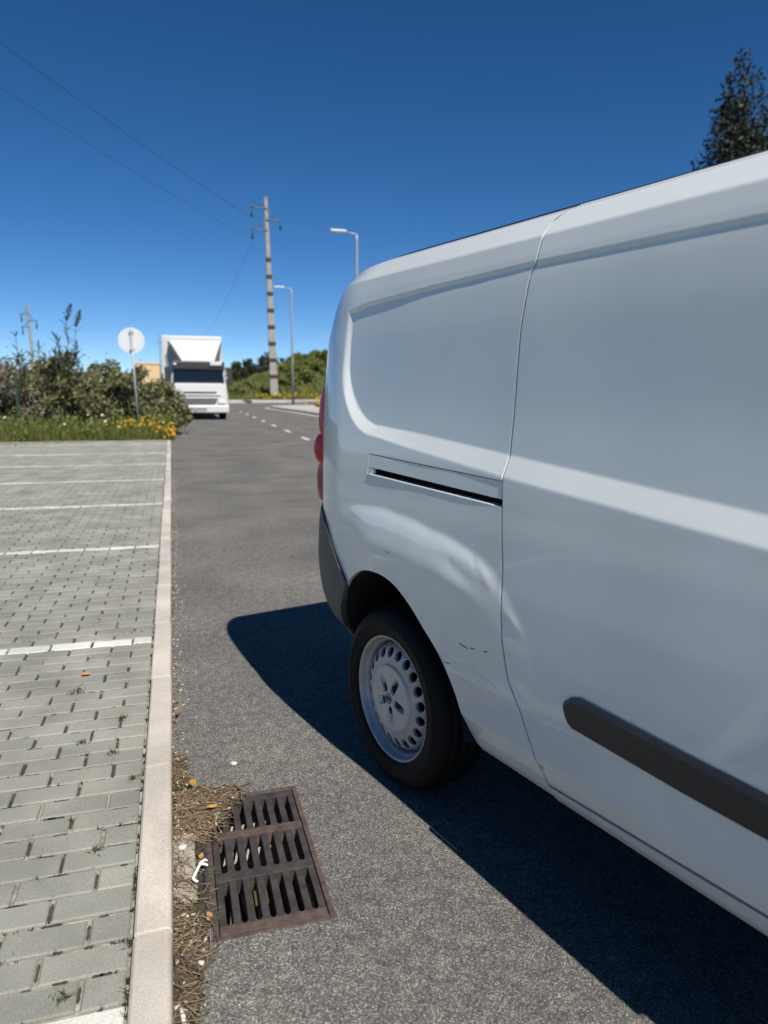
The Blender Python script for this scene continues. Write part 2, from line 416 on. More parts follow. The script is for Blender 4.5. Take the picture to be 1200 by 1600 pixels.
V = []; Fc = []
for (dd, cx, y, lx, white) in near + [a for a in rest if a[2] < 17 and a[2] > 1 and a[1] > -6]:
    if rng.random() < .12: continue
    xj = cx - lx / 2 - .0015 + rng.normal(0, .0006); hl = RP * rng.uniform(.20, .46); yo = y + rng.uniform(-.2, .2) * (RP / 2 - hl); b = len(V); w_ = rng.uniform(.0038, .0058)
    for t_, f_ in ((-1, .3), (-.6, 1), (0, .8), (.6, 1.1), (1, .3)):
        V += [(xj - w_ * f_, yo + hl * t_, PZ - .0045 + gz(y)), (xj + w_ * f_, yo + hl * t_, PZ - .0045 + gz(y))]
    Fc += [(b + 2 * q, b + 2 * q + 1, b + 2 * q + 3, b + 2 * q + 2) for q in range(4)]
for (dd, cx, y, lx, white) in near + [a for a in rest if a[2] < 9 and a[2] > 1 and a[1] > -3.5]:
    for _ in range(2):
        if rng.random() < .30: continue
        hl = lx * rng.uniform(.08, .34); xo = cx + rng.uniform(-.5, .5) * (lx - hl); yj = y + RP / 2 + rng.normal(0, .0008); b = len(V); w_ = rng.uniform(.0035, .0062)
        for t_, f_ in ((-1, .2), (-.6, .9), (0, .7), (.6, 1.1), (1, .2)):
            V += [(xo + hl * t_ * .5, yj + w_ * f_, PZ - .0042), (xo + hl * t_ * .5, yj - w_ * f_, PZ - .0042)]
        Fc += [(b + 2 * q, b + 2 * q + 1, b + 2 * q + 3, b + 2 * q + 2) for q in range(4)]
o = mesh_obj('joint_soil', V, Fc, M['soil'], park); o['kind'] = 'stuff'
# kerb: mortar bed and single kerb stones with a rounded road edge
KX0, KX1, KZ = -0.141, -0.052, 0.072
kerb = tag(box('kerb', KX0 + .006, KX1 - .010, -6, 19.95, -0.05, KZ - 0.008, M['mortar']), kind='structure')
prof = [(KX1, -0.05), (KX1, KZ - 0.016), (KX1 - .003, KZ - .006), (KX1 - .009, KZ - .001), (KX1 - .018, KZ),
        (KX0 + .006, KZ - .001), (KX0, KZ - .006), (KX0, -0.05)]
KL = 0.82
def kerb_mesh(ln):
    V = []; b = 0.004
    for yy, ins in ((0, b), (b, 0), (ln / 3, 0), (2 * ln / 3, 0), (ln - b, 0), (ln, b)):
        for (x, z) in prof:
            cxm = (KX0 + KX1) / 2
            V.append((cxm + (x - cxm) * (1 - ins * 8), yy, z - ins * 0.6))
    n = len(prof); Fc = []
    for j in range(5):
        for i in range(n - 1): Fc.append((j * n + i, j * n + i + 1, (j + 1) * n + i + 1, (j + 1) * n + i))
    Fc.append(tuple(range(n))[::-1]); Fc.append(tuple(5 * n + i for i in range(n))); return V, Fc
kd = None
for i in range(31):
    y0 = 1.637 + KL * (i - 9)
    if y0 + KL > 19.97: break
    if kd is None:
        V, Fc = kerb_mesh(KL - 0.009); o = mesh_obj('kerb_stone', V, Fc, M['kerb'], kerb, False); kd = o.data
    else:
        o = bpy.data.objects.new('kerb_stone', kd); COL.objects.link(o); o.parent = kerb
    o.location = (rng.normal(0, .0015), y0 + .0045, float(gz(y0 + .4)) + rng.normal(0, .0012)); o.rotation_euler = (0, 0, rng.normal(0, .0012))

# ------------------------------------------------------------------ the van
O_W = np.array([0.644, 2.244, 0.0])
van = empty('delivery_van', O_W, math.atan2(S_W[1], S_W[0]))
tag(van, 'white panel van with a dented rear wheel arch and grey steel wheels', 'van')
HALF = 0.91                                      # local y runs from the kerb side (0) to the far side (1.82)

zs = [.28, .30, .325, .35, .385, .44, .55, .70, .85, 1.0, 1.10, 1.25, 1.40, 1.55, 1.66, 1.70, 1.745, 1.80, 1.812]
es = [.12, .095, .072, .053, .036, .013, .003, 0, 0, .004, .010, .022, .036, .052, .066, .073, .083, .125, .150]
_zz = np.linspace(.28, 1.812, 3065)
_e0 = np.interp(_zz, zs, es)
def _smooth(a, w):
    k = np.hanning(w + 2)[1:-1]; k /= k.sum()
    return np.convolve(np.pad(a, w // 2, mode='reflect', reflect_type='odd'), k, 'valid')[:len(a)]
_ea = _smooth(_e0, 161); _eb = _smooth(_e0, 17)
_w = sm((_zz - 1.66) / .05) + (1 - sm((_zz - .46) / .06)); _w = np.clip(_w, 0, 1)
_e = _ea * (1 - _w) + _eb * _w
def e_base(z): return np.interp(z, _zz, _e)

def soft01(x, r=0.05):
    # clamp to 0..1 with rounded corners
    x = np.asarray(x, float)
    lo = np.where(x < -r, 0, np.where(x > r, x, (x + r) ** 2 / (4 * r)))
    y = 1 - lo
    return 1 - np.where(y < -r, 0, np.where(y > r, y, (y + r) ** 2 / (4 * r)))

def recess(s, z):
    s_out, r = -0.318, 0.245
    zo = np.interp(s, [-.4, -.08, .14, .585, 1.3, 2.0], [1.25, 1.218, 1.192, 1.148, 1.091, 1.04])
    wz = np.interp(s, [-.1, .14, .58, 1.3], [.034, .048, .056, .055])
    cs, cz = s_out + r, np.interp(s_out + r, [-.4, -.08, .14], [1.25, 1.218, 1.192]) + r
    ds_, dz_ = cs - s, cz - z
    rho = np.hypot(ds_, dz_)
    ang = np.arctan2(np.maximum(dz_, 1e-6), np.maximum(ds_, 1e-6))
    wc = .023 + (.034 - .023) * (np.sin(ang) ** 2) + .008 * np.sin(2 * ang)
    d_c = (r - rho) / wc
    d_s = (s - s_out) / .023
    d_z = (z - zo) / wz
    dd = np.where((s < cs) & (z < cz), d_c, np.where(s < cs, d_s, d_z))
    ztop = np.interp(s, [-.3, -.2, .2, .6, 1.3], [1.648, 1.662, 1.676, 1.684, 1.680])
    # small rounded upper rear corner
    ct = (ztop - z) / .010
    return soft01(np.minimum(dd, ct))

_fp = [(-.264, .954), (-.078, .976), (.111, .976), (.279, .958), (.427, .939), (.518, .917), (.578, .891), (.606, .864), (.635, .844), (.696, .763), (.74, .66)]
_fth = np.array([math.atan2(z - .31, s - .02) for s, z in _fp]); _fr = np.array([math.hypot(z - .31, s - .02) for s, z in _fp])
_o = np.argsort(_fth); _fth, _fr = _fth[_o], _fr[_o]
def flare(s, z):
    th = np.arctan2(z - .31, s - .02); r = np.hypot(s - .02, z - .31)
    rs = np.interp(th, _fth, _fr)
    A = np.interp(np.degrees(th), [24, 34, 42, 54, 100], [0, .002, .007, .018, .022]) * (1 - sm((np.degrees(th) - 94) / 27))
    dd = rs - r; dp = np.where(dd > .012, dd, np.where(dd < -.012, 0, (dd + .012) ** 2 / .048))
    return A * (1 - np.exp(-dp / .048)) * (1 - .55 * sm((dd - .10) / .14))

def gauss(s, z, s0, z0, a, b, ang=0.0):
    c, q = math.cos(ang), math.sin(ang); x = (s - s0) * c + (z - z0) * q; y = -(s - s0) * q + (z - z0) * c
    return np.exp(-(x / a) ** 2 - (y / b) ** 2)

def e_side(s, z, plain_side=False):
    s = np.asarray(s, float); z = np.asarray(z, float)
    dep = .020 + (np.interp(s, [-.3, .2, .6, 1.3], [.0075, .005, .004, .0035]) - .020) * sm((z - 1.25) / .40)
    e = e_base(z) + dep * recess(s, z)
    if plain_side: return e
    e = e - flare(s, z)
    # dents round the front of the arch and on the door edge
    e = e + .0030 * gauss(s, z, .44, .866, .085, .026, -.28) - .0012 * gauss(s, z, .55, .872, .035, .014, -.75)
    e = e + .0008 * gauss(s, z, .40, .885, .014, .010, -.5) + .0010 * gauss(s, z, .50, .905, .012, .009, -.6)
    e = e - .0016 * gauss(s, z, .660, .780, .034, .012, -.62) + .0012 * gauss(s, z, .645, .758, .034, .018, -.62)
    e = e + .0010 * gauss(s, z, .51, .585, .075, .010, -.12) - .0008 * gauss(s, z, .50, .607, .07, .012, -.12)
    e = e + .0009 * gauss(s, z, .48, .660, .09, .016, .05) + .0008 * gauss(s, z, .70, .60, .05, .02, -.4)
    # very slight oil-canning of the big flat skins
    e = e + .0007 * np.sin(5.1 * s + 1.2) * np.sin(6.3 * z + .4) + .0004 * np.sin(13.1 * s + 2.2 * z)
    return e

_sz = [.364, .403, .55, .616, .719, .829, .914, 1.072, 1.145, 1.222, 1.515, 1.652, 1.681, 1.756, 1.79, 1.807]
_ss = [.769, .766, .697, .648, .622, .615, .613, .595, .588, .586, .588, .602, .621, .628, .638, .681]
_sf = _smooth(np.interp(np.linspace(.28, 1.83, 1551), _sz, _ss), 41)
def s_seam(z): return np.interp(z, np.linspace(.28, 1.83, 1551), _sf)

_cz = [.28, .92, 1.387, 1.545, 1.61, 1.685, 1.73, 1.80, 1.82]
_cs = [-.263, -.263, -.300, -.303, -.288, -.262, -.240, -.175, -.14]
def s_corner(z): return np.interp(z, _cz, _cs)
CA, CB = .35, .17

def inside_poly(px, py, poly):
    res = np.zeros(px.shape, bool); n = len(poly)
    for i in range(n):
        x0, y0 = poly[i]; x1, y1 = poly[(i + 1) % n]
        if y0 == y1: continue
        c = ((y0 > py) != (y1 > py)) & (px < (x1 - x0) * (py - y0) / (y1 - y0) + x0); res ^= c
    return res

def nearest_on_poly(p, poly):
    a = np.array(poly); b = np.roll(a, -1, axis=0); ab = b - a
    t = np.clip(((p - a) * ab).sum(1) / np.maximum((ab ** 2).sum(1), 1e-12), 0, 1)
    q = a + ab * t[:, None]; return q[((q - p) ** 2).sum(1).argmin()]

def smooth_poly(pts, n=6):
    out = []; P = [np.array(p, float) for p in pts]
    for i in range(len(P) - 1):
        p0 = P[max(i - 1, 0)]; p1 = P[i]; p2 = P[i + 1]; p3 = P[min(i + 2, len(P) - 1)]
        for k in range(n):
            t = k / n
            out.append(tuple(.5 * ((2 * p1) + (-p0 + p2) * t + (2 * p0 - 5 * p1 + 4 * p2 - p3) * t * t + (-p0 + 3 * p1 - 3 * p2 + p3) * t ** 3)))
    out.append(tuple(P[-1])); return out

ARCH_CURVE = smooth_poly([(-.39, .25), (-.36, .42), (-.325, .50), (-.28, .577), (-.214, .685), (-.139, .738), (-.069, .761), (.024, .767),
                          (.111, .750), (.193, .710), (.26, .663), (.346, .590), (.404, .515), (.442, .437), (.458, .385), (.47, .345), (.485, .25)])
ARCH = ARCH_CURVE
SLOT_CUT = [(-.094, 1.1585), (.66, 1.1360), (.66, 1.0680), (-.075, 1.0905), (-.094, 1.0915)]

def cut_grid(name, S, Z, yfun, polys, mat, parent, drop=None, flange=.028, edge_flange=True):
    """grid S,Z (rows x cols) -> smooth sheet with holes snapped to polygon edges and a return flange."""
    S = S.copy(); Z = Z.copy(); R, C = S.shape
    kill = np.zeros((R - 1, C - 1), bool)
    for poly in polys:
        ins = inside_poly(S, Z, poly)
        f = ins[:-1, :-1].astype(int) + ins[1:, :-1] + ins[:-1, 1:] + ins[1:, 1:]
        kill |= f == 4
        mixed = (f > 0) & (f < 4)
        mv = np.zeros((R, C), bool)
        mv[:-1, :-1] |= mixed; mv[1:, :-1] |= mixed; mv[:-1, 1:] |= mixed; mv[1:, 1:] |= mixed
        for i, j in zip(*np.where(mv & ins)):
            q = nearest_on_poly(np.array([S[i, j], Z[i, j]]), poly); S[i, j], Z[i, j] = q
    if drop is not None:
        sc_, zc_ = (S[:-1, :-1] + S[1:, 1:]) / 2, (Z[:-1, :-1] + Z[1:, 1:]) / 2; kill |= drop(sc_, zc_)
    P = yfun(S, Z)
    V = P.reshape(-1, 3); I = np.arange(R * C).reshape(R, C)
    q = np.stack([I[:-1, :-1], I[:-1, 1:], I[1:, 1:], I[1:, :-1]], -1)[~kill]
    Fc = [tuple(f) for f in q]
    # boundary return flange
    cnt = {}
    for f in Fc:
        for k in range(4):
            a, b = f[k], f[(k + 1) % 4]
            if a == b: continue
            key = (min(a, b), max(a, b)); cnt.setdefault(key, []).append((a, b))
    V = [tuple(p) for p in V]; new = {}
    FF = []
    for key, l in cnt.items():
        if len(l) == 1:
            a, b = l[0]; ids = []
            for v in (a, b):
                if v not in new:
                    p = V[v]; V.append(p); V.append((p[0], p[1] + flange, p[2])); new[v] = len(V) - 2
            FF.append((new[b], new[a], new[a] + 1, new[b] + 1))
    o = mesh_obj(name, V, Fc + FF, mat, parent, True)
    return o

def qp_y(S, Z):
    """quarter panel incl. rear corner; S may run past the tangent via coded values."""
    return None

def quarter_panel():
    zr = np.concatenate([np.arange(.326, 1.09, .0065), np.arange(1.09, 1.30, .0035), np.arange(1.30, 1.635, .008), np.arange(1.635, 1.815, .003)])
    nside, ncor, nrear = 270, 60, 10
    rows_s = []; rows_y = []
    R = len(zr); C = nside + ncor + nrear
    S = np.zeros((R, C)); Z = np.repeat(zr[:, None], C, 1); EX = np.zeros((R, C)); YR = np.full((R, C), np.nan)
    for i, z in enumerate(zr):
        a = s_seam(z) - .0030; c = s_corner(z)
        S[i, :nside] = np.linspace(a, c, nside)
        ph = np.linspace(0, math.pi / 2, ncor + 1)[1:]
        S[i, nside:nside + ncor] = c - CA * np.sin(ph); EX[i, nside:nside + ncor] = CB * (1 - np.cos(ph))
        S[i, nside + ncor:] = c - CA - .012 * np.linspace(0, 1, nrear + 1)[1:]
        y_end = e_side(c - CA, z) + CB
        YR[i, nside + ncor:] = y_end + (HALF - y_end) * np.linspace(0, 1, nrear + 1)[1:]
    def yf(S2, Z2):
        c = s_corner(Z2); k = np.clip((c - S2) / CA, 0, 1)
        ex = np.where(S2 < c, CB * (1 - np.sqrt(np.maximum(1 - k * k, 0))), 0)
        ex = np.where((EX > 0) & (S2 == S), EX, ex)
        Y = e_side(S2, Z2) + ex; Y = np.where(np.isnan(YR), Y, YR)
        return np.stack([S2, Y, Z2], -1)
    def drop(s, z):
        col = np.arange(s.shape[1])[None, :]
        front = np.interp(z, [.3, .687, .769, .866, .92], [-.30, -.225, -.325, -.42, -.54])
        return ((z < .90) & (s < front - .015)) | ((z < .90) & (col >= nside + 27))
    return cut_grid('rear_side_panel', S, Z, yf, [ARCH, SLOT_CUT], M['paint'], van, drop)
qp = quarter_panel()

def door_panel():
    S1 = 1.72
    zr = np.concatenate([np.arange(.372, 1.07, .0075), np.arange(1.07, 1.27, .0035), np.arange(1.27, 1.635, .012), np.arange(1.635, 1.815, .0035)])
    nc = 130; tt = np.linspace(0, 1, nc) ** 1.35
    S = np.zeros((len(zr), nc)); Z = np.repeat(zr[:, None], nc, 1)
    for i, z in enumerate(zr): S[i] = s_seam(z) + .0032 + (S1 - s_seam(z)) * tt
    # the lower door edge climbs slightly towards the front
    lift = .045 * (S - .77) * np.clip((.60 - Z) / .22, 0, 1); Z = Z + lift
    def yf(S2, Z2): return np.stack([S2, e_side(S2, Z2), Z2], -1)
    return cut_grid('sliding_door', S, Z, yf, [], M['paint'], van)
dp = door_panel()

# sill below the door
zr = np.linspace(.318, .366, 10); ss_ = np.linspace(.772, 1.70, 40)
S, Z = np.meshgrid(ss_, zr); Z = Z + .045 * (S - .77) * np.clip((Z - .28) / .09, 0, 1)
sill = cut_grid('sill', S, Z, lambda a, b: np.stack([a, e_base(b) - .004, b], -1), [], M['paint'], van)

# door rail: cover strip, dark channel
def strip_y(s, z, off): return e_base(z) + off
cs_ = np.linspace(-.0915, float(s_seam(1.1)) - .003, 60)
zt = np.interp(cs_, [-.094, .66], [1.1558, 1.1333]); zb_ = np.interp(cs_, [-.058, .60], [1.1125, 1.0895])
S = np.repeat(cs_[None, :], 6, 0); Z = zb_[None, :] + (zt - zb_)[None, :] * np.linspace(0, 1, 6)[:, None]
# the left end of the cover drops to close the slot
rc = cut_grid('rail_cover', S, Z, lambda a, b: np.stack([a, e_base(b) + .0012, b], -1), [], M['paint'], van, flange=.012)
S2 = np.array([[-.0915, -.060], [-.0915, -.060]]); Z2 = np.array([[1.0925, 1.0925], [1.1120, 1.1110]])
cut_grid('rail_cover_end', S2, Z2, lambda a, b: np.stack([a, e_base(b) + .0016, b], -1), [], M['paint'], van, flange=.012)
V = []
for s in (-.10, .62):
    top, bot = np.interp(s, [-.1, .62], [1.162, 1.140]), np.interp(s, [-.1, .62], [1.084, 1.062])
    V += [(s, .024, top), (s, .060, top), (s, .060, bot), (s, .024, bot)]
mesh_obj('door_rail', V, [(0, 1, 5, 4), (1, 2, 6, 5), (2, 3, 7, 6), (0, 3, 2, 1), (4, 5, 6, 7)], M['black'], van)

V, Fc = tube_arrays([(x_, float(e_base(1.085)) + .0012 + (.004 * sm((x_ - .55) / .04)), float(np.interp(x_, [-.075, .66], [1.0905, 1.0680])) - .0012 - .004 * sm((x_ - .55) / .04)) for x_ in np.linspace(-.088, float(s_seam(1.07)) - .008, 40)], .0030, 8)
mesh_obj('rail_lip', V, Fc, M['paint'], van, True)
# rub strip on the door
def rub_strip():
    out = [(.849, .630), (.853, .640), (.872, .656), (.897, .665), (1.234, .653), (1.60, .640), (1.60, .560), (1.36, .566), (1.175, .569), (.883, .582), (.869, .590), (.858, .606)]
    c = np.mean(out, axis=0); V = []; n = len(out)
    up = np.array(out)
    inn = [(.856, .629), (.860, .634), (.877, .646), (.899, .652), (1.234, .640), (1.60, .627), (1.60, .565), (1.36, .571), (1.175, .574), (.886, .587), (.874, .594), (.864, .608)]
    for (s, z) in out: V.append((s, e_base(z) - .0005, z))
    for (s, z) in out: V.append((s, e_base(z) - .006, z))
    for (s, z) in inn: V.append((s, e_base(z) - .014, z))
    Fc = []
    for k in range(n):
        j = (k + 1) % n; Fc.append((k, j, n + j, n + k)); Fc.append((n + k, n + j, 2 * n + j, 2 * n + k))
    # top face as strips
    top = [2 * n + k for k in range(n)]
    Fc += [(top[0], top[1], top[11]), (top[1], top[2], top[10], top[11]), (top[2], top[3], top[9], top[10]), (top[3], top[4], top[8], top[9]), (top[4], top[5], top[6], top[7], top[8])]
    return mesh_obj('rub_strip', V, Fc, M['dark_plastic'], van)
rub_strip()

# wheel arch liner, under body
def liner(cx=0.0):
    P = [p for p in ARCH_CURVE if p[1] > (.41 if p[0] < 0 else .345)]; V = []; n = len(P)
    for (s, z) in P:
        k = 0.994
        yl = .010 if s > -.15 else max(.010, float(np.interp(z, [.40, .448, .48, .53, .578, .65], [.14, .10, .07, .045, .03, .012])))
        V.append((cx + .03 + (s - .03) * k, yl, .31 + (z - .31) * k)); V.append((cx + .03 + (s - .03) * k * 1.02, .34, .31 + (z - .31) * k * 1.02))
    Fc = [(2 * i, 2 * i + 1, 2 * i + 3, 2 * i + 2) for i in range(n - 1)]
    Fc.append(tuple(2 * i + 1 for i in range(n)))
    return mesh_obj('wheel_arch_liner', V, Fc, M['black'], van, True)
lin = liner()
box('underbody', .47, 2.62, .09, 1.73, .335, .36, M['black'], van)
box('underbody', -.52, .47, .36, 1.46, .30, .36, M['black'], van)
box('underbody', 2.62, 3.8, .36, 1.46, .25, .36, M['black'], van)

# bumper wrapping the corner
def bumper():
    zr = np.concatenate([np.linspace(.385, .47, 12), np.linspace(.485, .925, 50)])
    eb = np.interp(zr, [.385, .40, .448, .48, .53, .578, .646, .735, .87, .925], [.135, .115, .080, .048, .022, .006, -.006, -.013, -.010, -.004])
    V = []; nc = 40; R = len(zr)
    for i, z in enumerate(zr):
        fs = np.interp(z, [.385, .42, .50, .577, .685, .769, .866, .905, .925], [-.365, -.358, -.325, -.280, -.214, -.300, -.395, -.46, -.56])
        c = -.263
        cols = []
        t0 = 0.0 if fs >= c else math.asin(min((c - fs) / CA, 1))
        if fs > c:
            for s in np.linspace(fs, c, 8, endpoint=False): cols.append((s, 0.0))
        else:
            cols += [(c - CA * math.sin(t0), CB * (1 - math.cos(t0)))] * 8
        for ph in np.linspace(t0, math.pi / 2, nc - 8): cols.append((c - (CA + .02) * math.sin(ph) + (.02 * math.sin(t0)), CB * (1 - math.cos(ph))))
        for (s, ex) in cols: V.append((s, eb[i] + ex, z))
        V.append((c - CA - .05, HALF, z))
        V.append((cols[0][0] - .004, eb[i] + cols[0][1] + .03, z))     # return edge
    w = nc + 2; Fc = []
    for i in range(R - 1):
        for j in range(nc): Fc.append((i * w + j, i * w + j + 1, (i + 1) * w + j + 1, (i + 1) * w + j))
        Fc.append((i * w, (i + 1) * w, (i + 1) * w + w - 1, i * w + w - 1))
    o = mesh_obj('rear_bumper', V, Fc, M['grey_plastic'], van, True)
    return o
bump = bumper()

# tail lamp: three stacked lenses at the corner
def lamp_lens(name, z0, z1, fz, mat):
    zr = np.linspace(z0, z1, 26); phs = np.radians(np.linspace(43, 88, 22)); V = []
    for z in zr:
        c = s_corner(z); e = e_side(c, z)
        off = fz((z - z0) / (z1 - z0))
        for k, ph in enumerate(phs):
            edge = sm(k / 4.0) * sm((21 - k) / 4.0)
            oo = -.003 + (off + .005) * edge ** .6
            a, b = CA + oo, CB + oo
            V.append((c - a * math.sin(ph), e + CB - b * math.cos(ph), z))
    Fc = [(i * 22 + j, i * 22 + j + 1, (i + 1) * 22 + j + 1, (i + 1) * 22 + j) for i in range(25) for j in range(21)]
    return mesh_obj(name, V, Fc, mat, lamp_root, True)
lamp_root = mesh_obj('tail_lamp', [(-.50, .14, .95), (-.50, .14, 1.37), (-.58, .20, 1.37), (-.58, .20, .95)], [(0, 1, 2, 3)], M['red'], van)
lamp_lens('lens', 1.190, 1.385, lambda t: .005 + .015 * math.sin(math.pi * min(max(t, 0), 1) ** .8) ** .6 if 0 < t < 1 else .004, M['red'])
lamp_lens('lens', 1.086, 1.200, lambda t: .008 + .030 * math.sqrt(max(1 - (2 * t - 1) ** 2, 0)), M['red'])
lamp_lens('lens', .938, 1.090, lambda t: .005 + .018 * math.sin(math.pi * min(max(t, 0), 1)) ** .5 if 0 < t < 1 else .002, M['red_pale'])

# roof cap
def roof():
    z0 = 1.811; top = []
    c = float(s_corner(z0)); e0 = float(e_base(z0))
    for s in np.linspace(2.36, c, 40): top.append((s, e0))
    for ph in np.linspace(0, math.pi / 2, 24)[1:]: top.append((c - CA * math.sin(ph), e0 + CB * (1 - math.cos(ph))))
    for t in np.linspace(0, 1, 8)[1:]: top.append((c - CA - .012 * t, e0 + CB + (HALF - e0 - CB) * t))
    full = top + [(s, 2 * HALF - y) for s, y in top[::-1][1:]]
    ins = [0, .02, .05, .1, .2, .4, .7, 1.0]; V = []; n = len(full)
    for k in ins:
        for (s, y) in full:
            cx = min(max(s, .35), 2.3) if s < 2.3 else s; cy = HALF
            x1, y1 = s + (cx - s) * k, y + (cy - y) * k
            dist = math.hypot(x1 - s, y1 - y)
            V.append((x1, y1, z0 - .001 + .042 * (1 - math.exp(-dist / .10))))
    Fc = [(a * n + i, a * n + i + 1, (a + 1) * n + i + 1, (a + 1) * n + i) for a in range(len(ins) - 1) for i in range(n - 1)]
    return mesh_obj('roof', V, Fc, M['paint'], van, True)
roof()
for yy in (.165, 2 * HALF - .165):
    V, Fc = tube_arrays([(s, yy + (.02 * ((.0 - s) / .3) ** 2 if s < 0 else 0) * (1 if yy < HALF else -1), 1.815) for s in np.linspace(-.30, 2.3, 30)], .006, 6)
    mesh_obj('roof_moulding', V, Fc, M['dark_plastic'], van, True)

# cab and front end (beyond the right edge of the picture)
def ztop(s): return np.interp(s, [0, 2.30, 2.45, 3.22, 3.40, 3.85, 3.98, 4.02], [1.812, 1.812, 1.77, 1.13, 1.08, .93, .80, .70])
def cab():
    ssx = np.concatenate([np.linspace(1.7265, 2.4, 30), np.linspace(2.42, 4.0, 80)]); zr = np.linspace(0, 1, 90)
    S = np.repeat(ssx[None, :], 90, 0); base = .36
    zl = .372 + .045 * (1.7265 - .77)
    Zraw = zl + (1.812 - zl) * np.repeat(zr[:, None], len(ssx), 1)
    ZT = ztop(S); zb = .70
    Zn = np.where(Zraw < zb, Zraw, zb + (Zraw - zb) * (np.maximum(ZT, zb + .01) - zb) / (1.812 - zb))
    taper = .34 * np.clip((S - 3.25) / .75, 0, 1) ** 2.3
    arch = [(3.105 + .455 * math.cos(a), .31 + .455 * math.sin(a)) for a in np.linspace(-.2, math.pi + .2, 40)]
    def yf(a, b):
        t = .34 * np.clip((a - 3.25) / .75, 0, 1) ** 2.3
        zz = np.where(b < zb, b, zb + (b - zb) * (1.812 - zb) / (np.maximum(ztop(a), zb + .01) - zb))
        e = e_base(np.minimum(zz, 1.81)) + .02 * recess(np.minimum(a, 1.73), zz) * np.clip((1.78 - a) / .05, 0, 1)
        e = e - .018 * sm((.62 - np.hypot(a - 3.105, b - .31)) / .1)
        return np.stack([a, e + t, b], -1)
    o = cut_grid('cab_side', S, Zn, yf, [arch], M['paint'], van)
    # top skin: roof end, windscreen frame, bonnet, nose
    V = []; n = 14; m = 0
    for s in ssx:
        if s < 2.3: continue
        t = .34 * np.clip((s - 3.25) / .75, 0, 1) ** 2.3; e = float(e_base(1.811)) + t; m += 1
        for k in range(n):
            y = e + (2 * HALF - 2 * e) * k / (n - 1); q = (2 * k / (n - 1) - 1)
            V.append((s + .05 * (1 - q * q) * np.clip((s - 3.5) / .5, 0, 1), y, ztop(s) + .03 * (1 - q * q)))
    Fc = [(i * n + k, i * n + k + 1, (i + 1) * n + k + 1, (i + 1) * n + k) for i in range(m - 1) for k in range(n - 1)]
    mesh_obj('bonnet', V, Fc, M['paint'], van, True)
    V = []; m = 0
    for s in np.linspace(2.47, 3.18, 8):
        m += 1; e = .21
        for k in range(n):
            y = e + (2 * HALF - 2 * e) * k / (n - 1); q = (2 * k / (n - 1) - 1)
            V.append((s, y, ztop(s) + .03 * (1 - q * q) + .008))
    Fc = [(i * n + k, i * n + k + 1, (i + 1) * n + k + 1, (i + 1) * n + k) for i in range(m - 1) for k in range(n - 1)]
    mesh_obj('windscreen', V, Fc, M['glass'], van, True)
    box('front_bumper', 3.86, 4.07, .30, 1.52, .30, .74, M['grey_plastic'], van, .04)
    poly = [(1.86, 1.16), (1.88, 1.62), (2.36, 1.62), (2.92, 1.18)]
    V = [(s, float(e_base(z)) - .006 + (.02 if False else 0), z) for s, z in poly]
    g = mesh_obj('side_window', V, [(0, 1, 2, 3)], M['glass'], van)
    # handles
    h = box('door_handle', 1.555, 1.675, -.009, .006, .985, 1.02, M['dark_plastic'], van, .008)
    h2 = box('door_handle', 1.755, 1.865, -.009, .006, .975, 1.01, M['dark_plastic'], van, .008)
    mir = box('door_mirror', 2.74, 2.86, -.20, -.02, 1.02, 1.26, M['dark_plastic'], van, .03)
    m2 = box('mirror_arm', 2.78, 2.83, -.04, .06, 1.04, 1.09, M['dark_plastic'], van, .01)
    return o, g, h, h2, mir, m2
cab_parts = cab()

